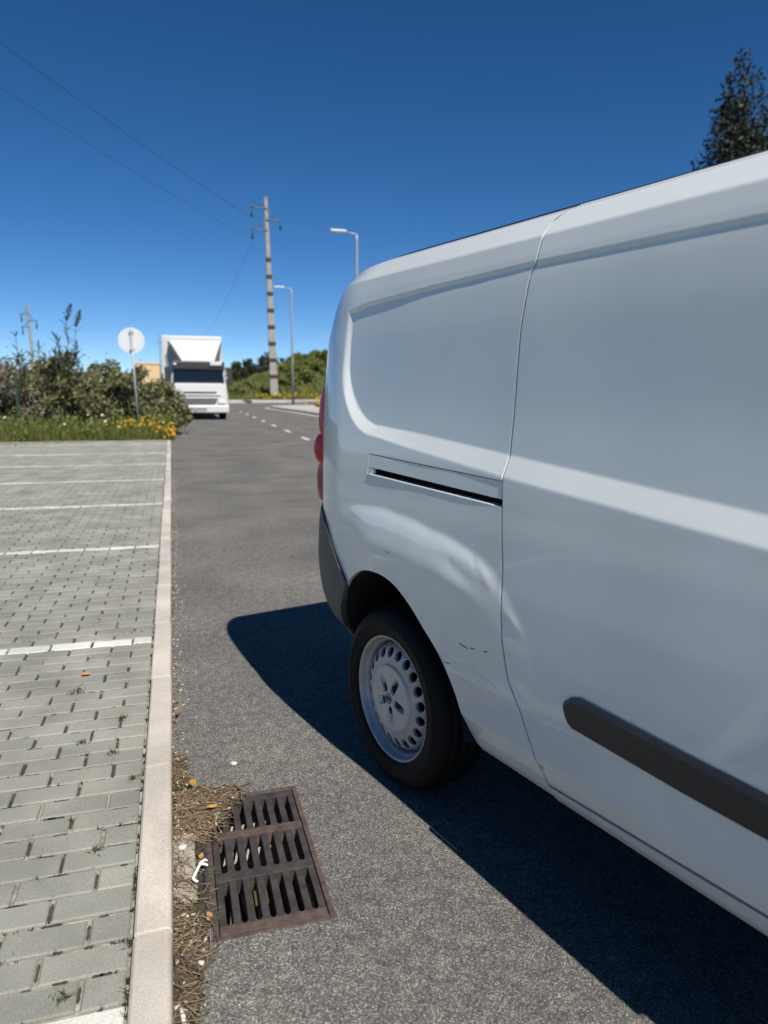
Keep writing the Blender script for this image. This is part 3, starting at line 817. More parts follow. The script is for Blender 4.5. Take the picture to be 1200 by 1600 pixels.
# wheel with steel rim
def make_wheel(s0, y0):
    w = empty('wheel', (s0, y0, .310)); w.parent = van
    R = .322; t = [(.2175, .010), (.219, -.004), (.226, -.012), (.240, -.017), (.262, -.018), (.264, -.0195), (.270, -.0195), (.272, -.018), (.290, -.012), (.303, -.003), (.312, .010), (.3175, .022),
         (.318, .035), (R, .037), (R, .058), (R - .007, .060), (R - .007, .068), (R, .070), (R, .098), (R - .007, .100), (R - .007, .108), (R, .110), (R, .140), (.312, .168), (.285, .190), (.22, .180)]
    tyre = lathe('tyre', t, M['rubber'], w, 96)
    for v in tyre.data.vertices:
        if v.co.z < -.309: v.co.z = -.309
    # shoulder lugs
    lip = lathe('rim', [(.2165, .012), (.2185, .004), (.2205, -.001), (.2195, -.006), (.2150, -.006), (.2115, -.001), (.2085, .008), (.2060, .016), (.2030, .020), (.1995, .023), (.1975, .034), (.1955, .055), (.1940, .066)], M['rim'], w, 96)
    # pierced disc: 20 round holes
    rr0, rr1, rh, hr, N = .112, .1940, .0168, .1605, 20
    def depth(r): return float(np.interp(r, [.110, .140, .150, .162, .176, .184, .190, .196], [.000, .002, .004, .008, .016, .026, .040, .062]))
    V = []; Fc = []
    nseg = 24
    for k in range(N):
        a0 = 2 * math.pi * (k + .5) / N; da = math.pi / N
        ring_in = []; ring_out = []; ring_deep = []; ring_mid = []
        for q in range(nseg):
            an = 2 * math.pi * (q + .5) / nseg; ca, sa = math.cos(an), math.sin(an)
            # outward point on the sector rectangle
            fx, fy = ca, sa; m_ = max(abs(fx), abs(fy)); fx /= m_; fy /= m_
            ro = hr + (fx * (rr1 - hr) if fx > 0 else fx * (hr - rr0)); ao = a0 + fy * da
            ri = hr + rh * ca; ai = a0 + rh * sa / hr
            ring_out.append((ro * math.cos(ao), depth(ro), ro * math.sin(ao)))
            rm = hr + rh * 1.18 * ca; am = a0 + rh * 1.18 * sa / hr
            ring_mid.append((rm * math.cos(am), depth(rm), rm * math.sin(am)))
            ring_in.append((ri * math.cos(ai), depth(ri) + .002, ri * math.sin(ai)))
            ring_deep.append((ri * math.cos(ai), depth(ri) + .012, ri * math.sin(ai)))
        b = len(V); V += ring_out + ring_mid + ring_in + ring_deep
        for q in range(nseg):
            j = (q + 1) % nseg
            for l in range(3): Fc.append((b + l * nseg + q, b + l * nseg + j, b + (l + 1) * nseg + j, b + (l + 1) * nseg + q))
    mesh_obj('disc', V, Fc, M['rim'], w, False)
    lathe('drum', [(.001, .078), (.20, .078), (.20, .17)], M['black'], w, 32)
    # hub cap with five scooped pockets
    nr, na = 44, 200; V = []; rs_ = np.linspace(.0001, .1195, nr)
    for r in rs_:
        for k in range(na):
            a = 2 * math.pi * k / na
            base = float(np.interp(r, [0, .022, .026, .06, .098, .104, .110, .116, .1195], [-.0125, -.0125, -.0105, -.0085, -.0075, -.0065, -.0085, -.006, .003]))
            dmin = min(abs((a - math.radians(-12 + 72 * p) + math.pi) % (2 * math.pi) - math.pi) for p in range(5))
            lat = r * math.sin(min(dmin, 1.5)); along = r * math.cos(dmin)
            wdt = np.interp(along, [.028, .036, .060, .092], [.0110, .0145, .0150, .0120])
            m_ = float(sm((wdt - lat) / .0025)) * float(sm((along - .029) / .002)) if dmin < .8 else 0
            dp = float(np.interp(along, [.029, .052, .060, .094], [.032, .030, .020, 0.0]))
            V.append((r * math.cos(a), base + m_ * dp, r * math.sin(a)))
    Fc = [(i * na + k, i * na + (k + 1) % na, (i + 1) * na + (k + 1) % na, (i + 1) * na + k) for i in range(nr - 1) for k in range(na)]
    cap = mesh_obj('hub_cap', V, Fc, M['cap'], w, True)
    # black discs near the pocket mouths, imitating the shade deep inside them
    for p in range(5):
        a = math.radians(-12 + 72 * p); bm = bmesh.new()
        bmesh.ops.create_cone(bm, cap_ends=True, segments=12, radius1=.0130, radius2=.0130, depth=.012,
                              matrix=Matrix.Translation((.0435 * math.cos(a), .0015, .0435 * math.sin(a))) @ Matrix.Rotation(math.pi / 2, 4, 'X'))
        bm_obj('pocket_shade_disc', bm, M['black'], cap)
    # emblem: ring with a flat lightning bolt
    ringp = [(.0150, -.0130), (.0155, -.0150), (.0175, -.0150), (.0180, -.0130)]
    em = lathe('emblem', ringp, M['cap_dark'], cap, 40)
    z_ = [(-.019, .0030), (-.002, .0030), (-.005, .0075), (.019, -.0015), (.019, -.0030), (.002, -.0030), (.005, -.0075), (-.019, .0015)]
    V = [(x, -.0152, zz) for x, zz in z_] + [(x, -.0125, zz) for x, zz in z_]
    mesh_obj('emblem_bolt', V, [tuple(range(8))] + [(i, (i + 1) % 8, 8 + (i + 1) % 8, 8 + i) for i in range(8)], M['cap_dark'], cap)
    return w
w0 = make_wheel(0.0, .055)
wf = copy_tree(w0, van); wf.location = (3.105, .055, .310)
lf = lin.copy(); COL.objects.link(lf); lf.parent = van; lf.location = (3.105, 0, 0)
# far side of the van: mirrored copies
for src in [qp, dp, sill, bump, lamp_root, cab_parts[0], cab_parts[1], cab_parts[2], cab_parts[4], cab_parts[5], lin, lf, w0, wf]:
    c = copy_tree(src, van); l = src.location
    c.location = (l[0], 2 * HALF - l[1], l[2]); c.scale = (1, -1, 1)

# scratches and chips on the arch
def scratch(pts, w):
    V = []; n = len(pts)
    for k, (s, z) in enumerate(pts):
        ww = .62 * w * (0.35 + 0.65 * math.sin(math.pi * (k + .5) / n)); y = float(e_side(s, z)) - .0008
        V += [(s, y, z + ww), (s, y, z - ww)]
    mesh_obj('scratch', V, [(2 * k, 2 * k + 1, 2 * k + 3, 2 * k + 2) for k in range(n - 1)], M['cap_dark'], van)
scratch([(.441, .656), (.452, .655), (.465, .653), (.479, .652)], .0028)
scratch([(.488, .656), (.494, .657), (.502, .658), (.510, .659)], .0024)
scratch([(.548, .665), (.556, .667), (.568, .670)], .0026)
scratch([(.258, .693), (.262, .687), (.268, .680)], .0018)
scratch([(.344, .602), (.354, .588), (.364, .578), (.382, .556)], .0016)
scratch([(.372, .576), (.385, .578), (.400, .581)], .0018)
scratch([(.070, .856), (.080, .854), (.088, .853)], .0020)
scratch([(.762, .427), (.768, .424), (.775, .421)], .0026)
scratch([(.604, .705), (.6045, .700), (.605, .694)], .0016)

# ------------------------------------------------------------------ drain grate
dg = empty('drain_grate', ((GX0 + GX1) / 2, (GY0 + GY1) / 2, 0))
tag(dg, 'rusty cast iron drain grate with three rows of slots beside the kerb', 'drain grate')
ox, oy = (GX0 + GX1) / 2, (GY0 + GY1) / 2
def lbox(name, x0, x1, y0, y1, z0, z1, mat, bev=.002): return box(name, x0 - ox, x1 - ox, y0 - oy, y1 - oy, z0, z1, mat, dg, bev)
fr = .011
lbox('frame_rail', GX0 - .004, GX0 + fr, GY0 - .004, GY1 + .004, -.06, .004, M['rust'])
lbox('frame_rail', GX1 - fr, GX1 + .004, GY0 - .004, GY1 + .004, -.06, .004, M['rust'])
lbox('frame_rail', GX0 + fr, GX1 - fr, GY0 - .004, GY0 + fr, -.06, .0035, M['rust'])
lbox('frame_rail', GX0 + fr, GX1 - fr, GY1 - fr, GY1 + .004, -.06, .0035, M['rust'])
ix0, ix1 = GX0 + fr + .002, GX1 - fr - .002
iy0, iy1 = GY0 + fr + .002, GY1 - fr - .002
rows_y = [(1.694, 1.868), (1.904, 2.066), (2.102, 2.262)]
ncol, sw = 7, .0165
pitch = (ix1 - ix0 - .018) / ncol
xs0 = ix0 + .009 + (pitch - sw) / 2
# cross bars (full width), then longitudinal bars between slots of each row
ysb = [iy0] + [v for r in rows_y for v in r] + [iy1]
for k in range(0, len(ysb), 2):
    bm = bmesh.new(); zt_ = .0015 + .0004 * (k % 3)
    bm_box(bm, ix0 - ox, ix1 - ox, ysb[k] - oy, ysb[k + 1] - oy, -.045, zt_, .002)
    for c in range(ncol):                        # rounded slot ends
        xa_ = xs0 + c * pitch - ox; r_ = sw / 2
        for (yy, sg_, use) in ((ysb[k], -1, k > 0), (ysb[k + 1], 1, k + 2 < len(ysb))):
            if not use: continue
            yy -= oy
            for side in (-1, 1):
                cx_ = xa_ + r_; corner = (cx_ + side * (r_ + .001), yy - sg_ * .001)
                pts = [corner] + [(cx_ + side * r_ * math.sin(a_), yy + sg_ * r_ * (1 - math.cos(a_))) for a_ in np.linspace(0, math.pi / 2, 5)] + [(cx_ + side * (r_ + .001), yy + sg_ * r_)]
                tv = [bm.verts.new((px_, py_, zt_ - .0006)) for px_, py_ in pts]; bv_ = [bm.verts.new((px_, py_, -.04)) for px_, py_ in pts]
                for i_ in range(1, len(pts) - 1): bm.faces.new((tv[0], tv[i_], tv[i_ + 1]))
                for i_ in range(1, len(pts) - 1): bm.faces.new((tv[i_], tv[i_ + 1], bv_[i_ + 1], bv_[i_]))
    bmesh.ops.recalc_face_normals(bm, faces=bm.faces)
    bm_obj('cross_bar', bm, M['rust' if k in (0, 4) else 'iron'], dg)
for (ya, yb) in rows_y:
    xa = ix0
    for c in range(ncol + 1):
        xb = xs0 + c * pitch if c < ncol else ix1
        lbox('bar', xa, xb, ya - .006, yb + .006, -.045, .0008 + .0005 * ((c * 7) % 3), M['iron'], .003)
        if c < ncol: xa = xb + sw
# rounded slot ends
V = []
for (x0, x1, y0, y1) in [(GX0 - .03, GX1 + .03, GY0 - .03, GY1 + .03)]:
    V = [(x0 - ox, y0 - oy, -.06), (x1 - ox, y0 - oy, -.06), (x1 - ox, y1 - oy, -.06), (x0 - ox, y1 - oy, -.06),
         (x0 - ox, y0 - oy, -.60), (x1 - ox, y0 - oy, -.60), (x1 - ox, y1 - oy, -.60), (x0 - ox, y1 - oy, -.60)]
mesh_obj('pit', V, [(0, 1, 5, 4), (1, 2, 6, 5), (2, 3, 7, 6), (3, 0, 4, 7), (4, 5, 6, 7)], M['concrete'], dg)
lbox('side_inlet', .018, GX0 - .006, 1.80, 2.06, -.03, .010, M['iron'], .004)
lbox('side_inlet_slot', .030, GX0 - .014, 1.84, 2.02, .010, .0115, M['black'], 0)
# concrete haunch between kerb and grate
hb = bmesh.new(); bm_box(hb, -.050, .014, 1.80, 2.10, -.02, .016, .006)
for v in hb.verts: v.co.z += .006 * math.sin(v.co.y * 31) * (v.co.z > 0)
tag(bm_obj('concrete_haunch', hb, M['haunch']), 'pale rough concrete patch between the kerb and the drain grate', 'concrete patch')
# sticks and leaves fallen into the slots
# dry debris along the kerb
def sticks(name, n, fpos, lmin, lmax, mat, r0=.0008, r1=.0022, flat=.25):
    V = np.zeros((n * 4 * 3, 3)); Fc = []
    for i in range(n):
        x, y, z = fpos(); a = rng.random() * math.pi * 2; l = rng.uniform(lmin, lmax); r = rng.uniform(r0, r1)
        dv = np.array([math.cos(a), math.sin(a), rng.normal(0, flat) * .5]); dv /= np.linalg.norm(dv)
        bend = rng.normal(0, .16) * l
        side = np.array([-dv[1], dv[0], 0]); side /= np.linalg.norm(side) + 1e-9; up = np.array([0, 0, 1.0])
        for k, t in enumerate((-.5, 0, .5)):
            c = np.array([x, y, z]) + dv * l * t + side * bend * (1 - 4 * t * t) * .5
            c[2] = max(c[2], z * .6 + r)
            rr = r * (1.0 if k < 2 else .5)
            for q, (p1, p2) in enumerate(((1, 0), (0, 1), (-1, 0), (0, -1))):
                V[i * 12 + k * 4 + q] = c + side * rr * p1 * 1.6 + up * rr * p2
        b = i * 12
        for k in range(2):
            for q in range(4): Fc.append((b + k * 4 + q, b + k * 4 + (q + 1) % 4, b + k * 4 + 4 + (q + 1) % 4, b + k * 4 + 4 + q))
    o = mesh_obj(name, V, np.array(Fc), mat); return o
def deb_pos():
    while True:
        x = -.05 + abs(rng.normal(0, .045)); y = rng.uniform(1.2, 2.62)
        if x > .05 and 1.65 < y < 2.02: continue
        if y < 1.62 and x > -.02 + .06 * (y - 1.2) / .4 + .015 * math.sin(y * 40): continue
        if x > .07 and not (2.03 < y < 2.33): continue
        if y > 2.4 and x > .0: continue
        if y < 1.62 and rng.random() < .45: continue
        zz = .004 + .016 * rng.random() * max(0, 1 - x / .12); return x, y, zz
tag(sticks('dry_grass_litter', 1150, deb_pos, .012, .075, M['straw'], .0004, .0012), kind='stuff')
def deb2():
    while True:
        x, y = rng.uniform(-.045, .17), rng.uniform(2.06, 2.35)
        if x < .03 + .14 * (y - 2.06) / .26 + rng.normal(0, .018): return x, y, rng.uniform(.005, .020)
def deb3(): return -.05 + abs(rng.normal(0, .012)), rng.uniform(2.3, 19), .003
tag(sticks('dry_grass_heap', 1000, deb2, .02, .11, M['straw'], .0005, .0014), kind='stuff')
tag(sticks('kerb_side_litter', 420, deb3, .01, .05, M['straw'], .001, .003), kind='stuff')
# dirt film in the gutter: small crumbs
def crumbs(name, n, fpos, s0, s1, mat):
    V = []; Fc = []
    ico = [(1, 0, 0), (-1, 0, 0), (0, 1, 0), (0, -1, 0), (0, 0, 1), (0, 0, -.6)]
    fi = [(0, 2, 4), (2, 1, 4), (1, 3, 4), (3, 0, 4), (2, 0, 5), (1, 2, 5), (3, 1, 5), (0, 3, 5)]
    for i in range(n):
        x, y, z = fpos(); s = rng.uniform(s0, s1); sc3 = rng.uniform(.6, 1.3, 3); b = len(V)
        ca, sa = math.cos(i), math.sin(i)
        for p in ico:
            q = (p[0] * sc3[0] * s, p[1] * sc3[1] * s, p[2] * sc3[2] * s * .7); V.append((x + q[0] * ca - q[1] * sa, y + q[0] * sa + q[1] * ca, z + q[2]))
        Fc += [tuple(k + b for k in f) for f in fi]
    return mesh_obj(name, V, Fc, mat)
def soil_pos():
    x, y, z = deb_pos(); return x, y, .002
tag(crumbs('gutter_dirt', 4200, soil_pos, .002, .008, M['soil']), kind='stuff')
V = []; ysd = np.linspace(1.15, 2.66, 90)
for y in ysd:
    wd_ = np.interp(y, [1.15, 1.35, 1.62, 1.66, 2.04, 2.08, 2.31, 2.36, 2.66], [.02, .035, .085, .10, .10, .115, .20, .06, .015]) * (1 + .18 * math.sin(y * 37) + .12 * math.sin(y * 91 + 1))
    hh = .010 + .012 * float(np.exp(-((y - 2.2) / .10) ** 2))
    for q in range(7):
        x = -.0515 + wd_ * q / 6; z = .0025 + hh * (1 - (q / 6) ** 1.5) * (.6 + .4 * math.sin(y * 53 + q)) - (.004 if q == 6 else 0)
        if GX0 - .01 < x and GY0 < y < GY1: z = max(z, .0045)
        V.append((x, y, z))
tag(mesh_obj('gutter_soil', V, [(i * 7 + q, i * 7 + q + 1, i * 7 + 8 + q, i * 7 + 7 + q) for i in range(89) for q in range(6)], M['soil'], None, True), kind='stuff')
tag(crumbs('gutter_grit', 500, lambda: (-.05 + abs(rng.normal(0, .035)), rng.uniform(1.2, 12), .002), .002, .006, M['pebble']), kind='stuff')

def leaf_thing(name, loc, ln, wd, rz, mat, label, cat, tilt=0.15, group=None):
    V = []; n = 7
    for k in range(n):
        t = k / (n - 1); w = wd * math.sin(math.pi * (t * .92 + .04)); z = .25 * ln * (t - .5) ** 2
        V += [(ln * (t - .5), -w, z + abs(w) * .25), (ln * (t - .5), 0, z), (ln * (t - .5), w, z + abs(w) * .25)]
    Fc = []
    for k in range(n - 1):
        for q in range(2): Fc.append((3 * k + q, 3 * k + q + 1, 3 * k + q + 4, 3 * k + q + 3))
    o = mesh_obj(name, V, Fc, mat, None, True); o.location = loc; o.rotation_euler = (tilt, tilt * .5, rz)
    return tag(o, label, cat, group)
leaf_thing('dead_leaf', (.075, 2.205, .034), .036, .008, .15, M['orange_leaf'], 'orange dead leaf on the straw heap beside the drain grate', 'leaf')
leaf_thing('dead_leaf', (.030, 1.975, .020), .030, .007, 1.3, M['orange_leaf'], 'small orange leaf in the side inlet of the drain', 'leaf')
leaf_thing('dead_leaf', (.042, 1.735, .010), .028, .008, 1.9, M['orange_leaf'], 'orange leaf by the near corner of the drain grate', 'leaf')
leaf_thing('dead_leaf', (-.43, 3.40, PZ + .012), .045, .013, .1, M['orange_leaf'], 'dry leaf lying alone on the grey pavers', 'leaf')
leaf_thing('dead_leaf', (-.022, 3.02, .012), .16, .009, 1.45, M['straw'], 'long straw coloured dead leaf along the kerb', 'leaf')

def pebble(loc, r, label, group=None, mat='pebble', name='pebble'):
    bm = bmesh.new(); bmesh.ops.create_icosphere(bm, subdivisions=2, radius=r)
    for v in bm.verts: v.co *= 1 + .22 * math.sin(v.co.x / r * 3 + loc[0] * 50) * math.cos(v.co.y / r * 2.3 + loc[1] * 9); v.co.z *= .6
    o = bm_obj(name, bm, M[mat], None, True); o.location = loc; return tag(o, label, 'pebble', group)
pebble((.168, 2.52, .004), .011, 'pale flat pebble on the asphalt beyond the drain grate', mat='pebble')
pebble((.015, 1.585, .004), .008, 'small white pebble near the kerb on the asphalt', mat='pebble')
pebble((-.015, 1.745, .012), .007, 'tiny pale pebble among dry litter by the kerb', mat='pebble')
pebble((-.022, 2.035, .020), .012, 'white stone fragment on the concrete patch by the kerb', mat='pebble')
# white forked plastic scrap
V, Fc = merge([tube_arrays([(.004, 1.865, .030), (.020, 1.905, .034), (.030, 1.925, .036), (.040, 1.936, .034), (.047, 1.932, .031)], [.004, .0042, .0042, .004, .002], 6),
               tube_arrays([(.028, 1.918, .035), (.038, 1.916, .034), (.047, 1.912, .031)], [.004, .004, .003], 6),
               tube_arrays([(.003, 1.868, .030), (.012, 1.858, .027), (.018, 1.858, .024)], [.004, .004, .003], 6)])
tag(mesh_obj('plastic_scrap', V, Fc, M['white_plastic'], None, True), 'white forked plastic scrap beside the drain grate', 'litter')
st = empty('cigarette_stub', (-.026, 1.415, .010)); tag(st, 'white cigarette stub in dry grass against the kerb', 'cigarette stub')
tube('paper', [(0, 0, 0), (-.008, .040, .003)], .0048, M['white_plastic'], st, 10)
tube('filter', [(-.0002, -.001, 0), (.004, -.018, -.001)], .0050, M['pebble'], st, 10)
def frag_pos(n):
    out = []
    while len(out) < n:
        x, y, z = deb_pos() if rng.random() < .6 else deb2(); out.append((x, y, z + .004))
    return np.array(out)
M['frag'] = leaf_mat('leaf_fragment', (0.10, 0.065, 0.035), (0.62, 0.52, 0.38), 0.15)
V, Fc = leaf_quads(frag_pos(420), .0062, .5); tag(mesh_obj('leaf_fragments', V, Fc, M['frag']), kind='stuff')
V, Fc = leaf_quads(frag_pos(90), .010, .45); tag(mesh_obj('curled_leaves', V, Fc, M['frag']), kind='stuff')
# little sticks lying in slots
for i, (x, y, l, a) in enumerate([(.103, 1.765, .10, 1.45), (.140, 1.80, .09, 1.65), (.178, 1.755, .085, 1.5), (.308, 2.14, .14, 1.62), (.300, 2.03, .09, 1.5), (.12, 2.02, .05, 1.4), (.345, 1.83, .06, 1.6)]):
    dx, dy = math.cos(a) * l / 2, math.sin(a) * l / 2
    V, Fc = tube_arrays([(x - dx, y - dy, -.030), (x, y, -.022), (x + dx, y + dy, -.034)], [.006, .007, .005], 6)
    tag(mesh_obj('stick', V, Fc, M['straw'], None, True), ['stick in the first slot of the grate row farthest from the flowering weed', 'stick in the second slot of the grate row farthest from the flowering weed',
        'stick in the third slot of the grate row farthest from the flowering weed', 'long stick in the outermost slot of the grate row near the straw heap', 'short stick in the outermost slot of the middle grate row',
        'short stick in the second slot of the middle grate row', 'thin stick against the outer frame of the drain grate'][i], 'stick', 'sticks caught in the drain')

# ------------------------------------------------------------------ weeds
def blades(name, n, fpos, h0, h1, w, mat, lean=.5):
    V = np.zeros((n * 5, 3)); Fc3 = []; Fc = []
    for i in range(n):
        x, y, z = fpos(); a = rng.random() * 6.283; h = rng.uniform(h0, h1); b = abs(rng.normal(0, lean)) * h
        dx, dy = math.cos(a), math.sin(a); sx, sy = -dy * w, dx * w; m_ = .55
        V[i * 5] = (x + sx, y + sy, z); V[i * 5 + 1] = (x - sx, y - sy, z)
        V[i * 5 + 2] = (x - sx * .7 + dx * b * .3, y - sy * .7 + dy * b * .3, z + h * m_)
        V[i * 5 + 3] = (x + sx * .7 + dx * b * .3, y + sy * .7 + dy * b * .3, z + h * m_)
        V[i * 5 + 4] = (x + dx * b, y + dy * b, z + h * .95)
        k = i * 5; Fc += [(k, k + 1, k + 2, k + 3), (k + 3, k + 2, k + 4)]
    return mesh_obj(name, V, Fc, mat)
tufts = []
for _ in range(1500):
    k = rng.integers(-2, 120); y = LINE_Y + RP * (k + .5) + rng.normal(0, .002); 
    x = -.153 - rng.random() ** 1.1 * (.6 + .35 * y)
    if rng.random() < .45:
        # at an end joint
        j = k + 75; half = (j % 2 == 0); off = .146 + (.1005 if half else .2)
        q = round((-x - off) / .2); x = -(off + .2 * q); y += rng.uniform(-.5, .5) * RP
    tufts.append((x + rng.normal(0, .002), y, rng.uniform(.3, 1.0)))
for _ in range(260): tufts.append((-.145 + rng.normal(0, .002), 1.2 + 18 * rng.random() ** 1.6, rng.uniform(.3, .9)))
def tuft_pos():
    x, y, s = tufts[rng.integers(len(tufts))]
    return x + rng.normal(0, .009 * s), y + rng.normal(0, .006 * s), PZ - .010
tag(blades('joint_weeds', 24000, tuft_pos, .006, .017, .0012, M['weed'], .8), kind='stuff')
def mound(n):
    out = [(-.445, 3.22, .05), (-.255, 2.60, .030), (-.37, 2.72, .028), (-.238, 2.90, .03), (-.28, 1.50, .028), (-.26, 2.02, .02), (-.175, 2.40, .022)]
    c = out[rng.integers(len(out))]; return c[0] + rng.normal(0, c[2] * .3), c[1] + rng.normal(0, c[2] * .3), PZ - .008
tag(blades('joint_weed_clumps', 380, lambda: mound(0), .010, .026, .0018, M['weed_green'], .7), kind='stuff')
# moss/soil dark patches in joints: crumbs
def soil_joint():
    x, y, s = tufts[rng.integers(len(tufts))]; return x + rng.normal(0, .010), y + rng.normal(0, .007), PZ - .009
tag(crumbs('joint_crumbs', 6500, soil_joint, .002, .006, M['soil']), kind='stuff')

# small flowering weed by the kerb
fw = empty('flowering_weed', (-.015, 2.375, .0)); tag(fw, 'small green weed with one yellow flower at the kerb foot', 'weed')
def leafset(name, n, spread, h, ln, wd, mat, parent):
    V = []; Fc = []
    for i in range(n):
        a = rng.random() * 6.283; t = rng.uniform(.3, 1); c = np.array([math.cos(a) * spread * t * .3, math.sin(a) * spread * t * .3, h * rng.uniform(.1, .6)])
        dv = np.array([math.cos(a), math.sin(a), rng.uniform(-.1, .8)]); dv /= np.linalg.norm(dv); sd = np.array([-math.sin(a), math.cos(a), 0]) * wd
        b = len(V); l = ln * rng.uniform(.6, 1.2)
        V += [c, c + dv * l * .5 + sd, c + dv * l + np.array([0, 0, -.1 * l]), c + dv * l * .5 - sd]; Fc.append((b, b + 1, b + 2, b + 3))
    return mesh_obj(name, V, Fc, mat, parent)
leafset('leaves', 60, .05, .03, .030, .006, M['weed_green'], fw)
tube('stem', [(.02, -.01, .004), (.028, -.016, .03), (.034, -.022, .042)], .0012, M['weed_green'], fw, 5)
V = [(0, 0, .002)]; Fc = []
for k in range(11):
    a = 2 * math.pi * k / 11
    b = len(V); V += [(.004 * math.cos(a - .2), .004 * math.sin(a - .2), .002), (.013 * math.cos(a - .12), .013 * math.sin(a - .12), .004), (.013 * math.cos(a + .12), .013 * math.sin(a + .12), .004), (.004 * math.cos(a + .2), .004 * math.sin(a + .2), .002)]
    Fc += [(b, b + 1, b + 2, b + 3), (0, b, b + 3)]
fl = mesh_obj('flower', V, Fc, M['yellow'], fw); fl.location = (.034, -.024, .044); fl.rotation_euler = (.5, .1, 0)

# ------------------------------------------------------------------ left verge vegetation
def terrain_left(X, Y): return gz(Y) + .06 + .10 * sm((Y - 19.9) / 2.5) * sm((-X) / .6) + .03 * np.sin(X * 3.1) * np.sin(Y * 2.3)
tag(sheet('verge', np.concatenate([[-60, -30], np.linspace(-14, -.12, 36)]), np.concatenate([np.linspace(19.92, 30, 24), [36, 44, 52, 60]]), M['grass_soil'], zf=terrain_left), kind='structure')

def lump_points(lumps, n, shell=.55):
    w = np.array([l[1][0] * l[1][1] * l[1][2] for l in lumps]) ** .7; w /= w.sum()
    idx = rng.choice(len(lumps), n, p=w); out = np.zeros((n, 3))
    dirs = rng.normal(size=(n, 3)); dirs /= np.linalg.norm(dirs, axis=1)[:, None]
    r = rng.uniform(shell ** 3, 1.12 ** 3, n) ** (1 / 3)
    for i in range(n):
        c, rad = lumps[idx[i]]; out[i] = np.array(c) + dirs[i] * r[i] * np.array(rad)
    return out

def bush(name, label, cat, x, y, wx, wy, h, n, mat, size=.055, group=None, nl=36, stems=True, base=None, trunk='stem'):
    z0 = float(terrain_left(np.array(x), np.array(y))) if base is None else base
    if base is None: h *= 1.08
    root = empty(name, (x, y, z0)); tag(root, label, cat, group)
    lumps = []
    for k in range(nl):
        a = rng.random() * 6.283; q = math.sqrt(rng.random()); px, py = math.cos(a) * q * wx, math.sin(a) * q * wy
        hz = h * (1 - .55 * q ** 2) * rng.uniform(.45, 1.0)
        r = rng.uniform(.11, .25) * min(wx, h)
        lumps.append(((px, py, max(hz - r * .6, r * .5)), (r * 1.2, r * 1.2, r * rng.uniform(.8, 1.2))))
    P = lump_points(lumps, n, .35); k_ = rng.random(len(P)) < .16; P[k_] += rng.normal(0, .11 * min(wx, h), (int(k_.sum()), 3)); P = P[P[:, 2] > .0]
    V, Fc = leaf_quads(P, size); mesh_obj('foliage', V, Fc, mat, root)
    if stems:
        parts = []
        for k in range(9):
            c = lumps[k % len(lumps)][0]; a = rng.random() * 6.28
            parts.append(tube_arrays([(c[0] * .25, c[1] * .25, -.05), (c[0] * .6, c[1] * .6, c[2] * .5), c], [.03, .02, .008], 5))
        V, Fc = merge(parts); mesh_obj(trunk, V, Fc, M['bark'], root, True)
    return root
G = 'bushes along the verge'
bush('bramble_bush', 'olive green bush spilling over the road beside the truck', 'bush', -.75, 23.0, 1.05, .8, 1.75, 7500, M['bush'], group=G)
bush('bramble_bush', 'dense olive bush directly behind the round sign', 'bush', -1.75, 23.4, 1.0, .9, 2.05, 7500, M['bush'], group=G)
bush('bramble_bush', 'tall dark bush below the plumed reed canes', 'bush', -3.0, 22.9, 1.1, .9, 2.20, 8500, M['bush'], group=G)
bush('bramble_bush', 'greyish brown dry bush under the bare twisted stalks', 'bush', -4.6, 22.6, 1.2, .9, 1.95, 7000, M['bush_grey'], group=G)
bush('bramble_bush', 'dry grey bush in front of the far concrete pole', 'bush', -6.0, 22.8, 1.2, .9, 1.85, 6500, M['bush_grey'], group=G)
bush('bramble_bush', 'green bush at the overgrown edge by the dry grey bush', 'bush', -7.6, 23.2, 1.3, 1.0, 2.2, 7000, M['bush'], group=G)
bush('low_bush', 'low dark bush at the foot of the sign pole', 'bush', -.25, 21.9, .55, .5, .95, 2600, M['bush'], size=.045, nl=12)
bush('bramble_bush', 'dark bush filling the gap behind the olive verge bushes', 'bush', -4.0, 25.5, 2.2, .9, 2.1, 8000, M['bush'], group=G)

# grass, flowers
def gpos():
    x = -rng.random() * 9.0 + .05; y = 19.95 + abs(rng.normal(0, 1.0)); 
    if x > -.1 and y < 20.3: x -= .3
    return x, y, float(terrain_left(np.array(x), np.array(y))) - .01
tag(blades('verge_grass', 15000, gpos, .06, .50, .007, M['grass'], .35), kind='stuff')
P = []
for _ in range(150):
    cx_, cy_ = -rng.random() * 9 + .1, 20.15 + rng.random() * 1.6; hh = rng.uniform(.12, .75); rr_ = rng.uniform(.10, .28)
    q = rng.normal(size=(70, 3)) * np.array([rr_ * .6, rr_ * .6, hh * .28]) + np.array([cx_, cy_, .12 + gz(20) + hh * .5]); P.append(q)
P = np.concatenate(P); P = P[(P[:, 2] > .1) & ~((P[:, 0] > -.1) & (P[:, 1] < 20.4))]
V, Fc = leaf_quads(P, .045, .4); tag(mesh_obj('verge_weeds', V, Fc, M['shrub']), kind='stuff')
def gpos2():
    x = -1.6 - rng.random() ** .8 * 7; y = 19.9 - abs(rng.normal(0, .9)) * min(1, (-x - 1.2) / 2.5); return x, y, PZ - .005
tag(blades('creeping_grass', 6500, gpos2, .02, .10, .006, M['grass'], .7), kind='stuff')
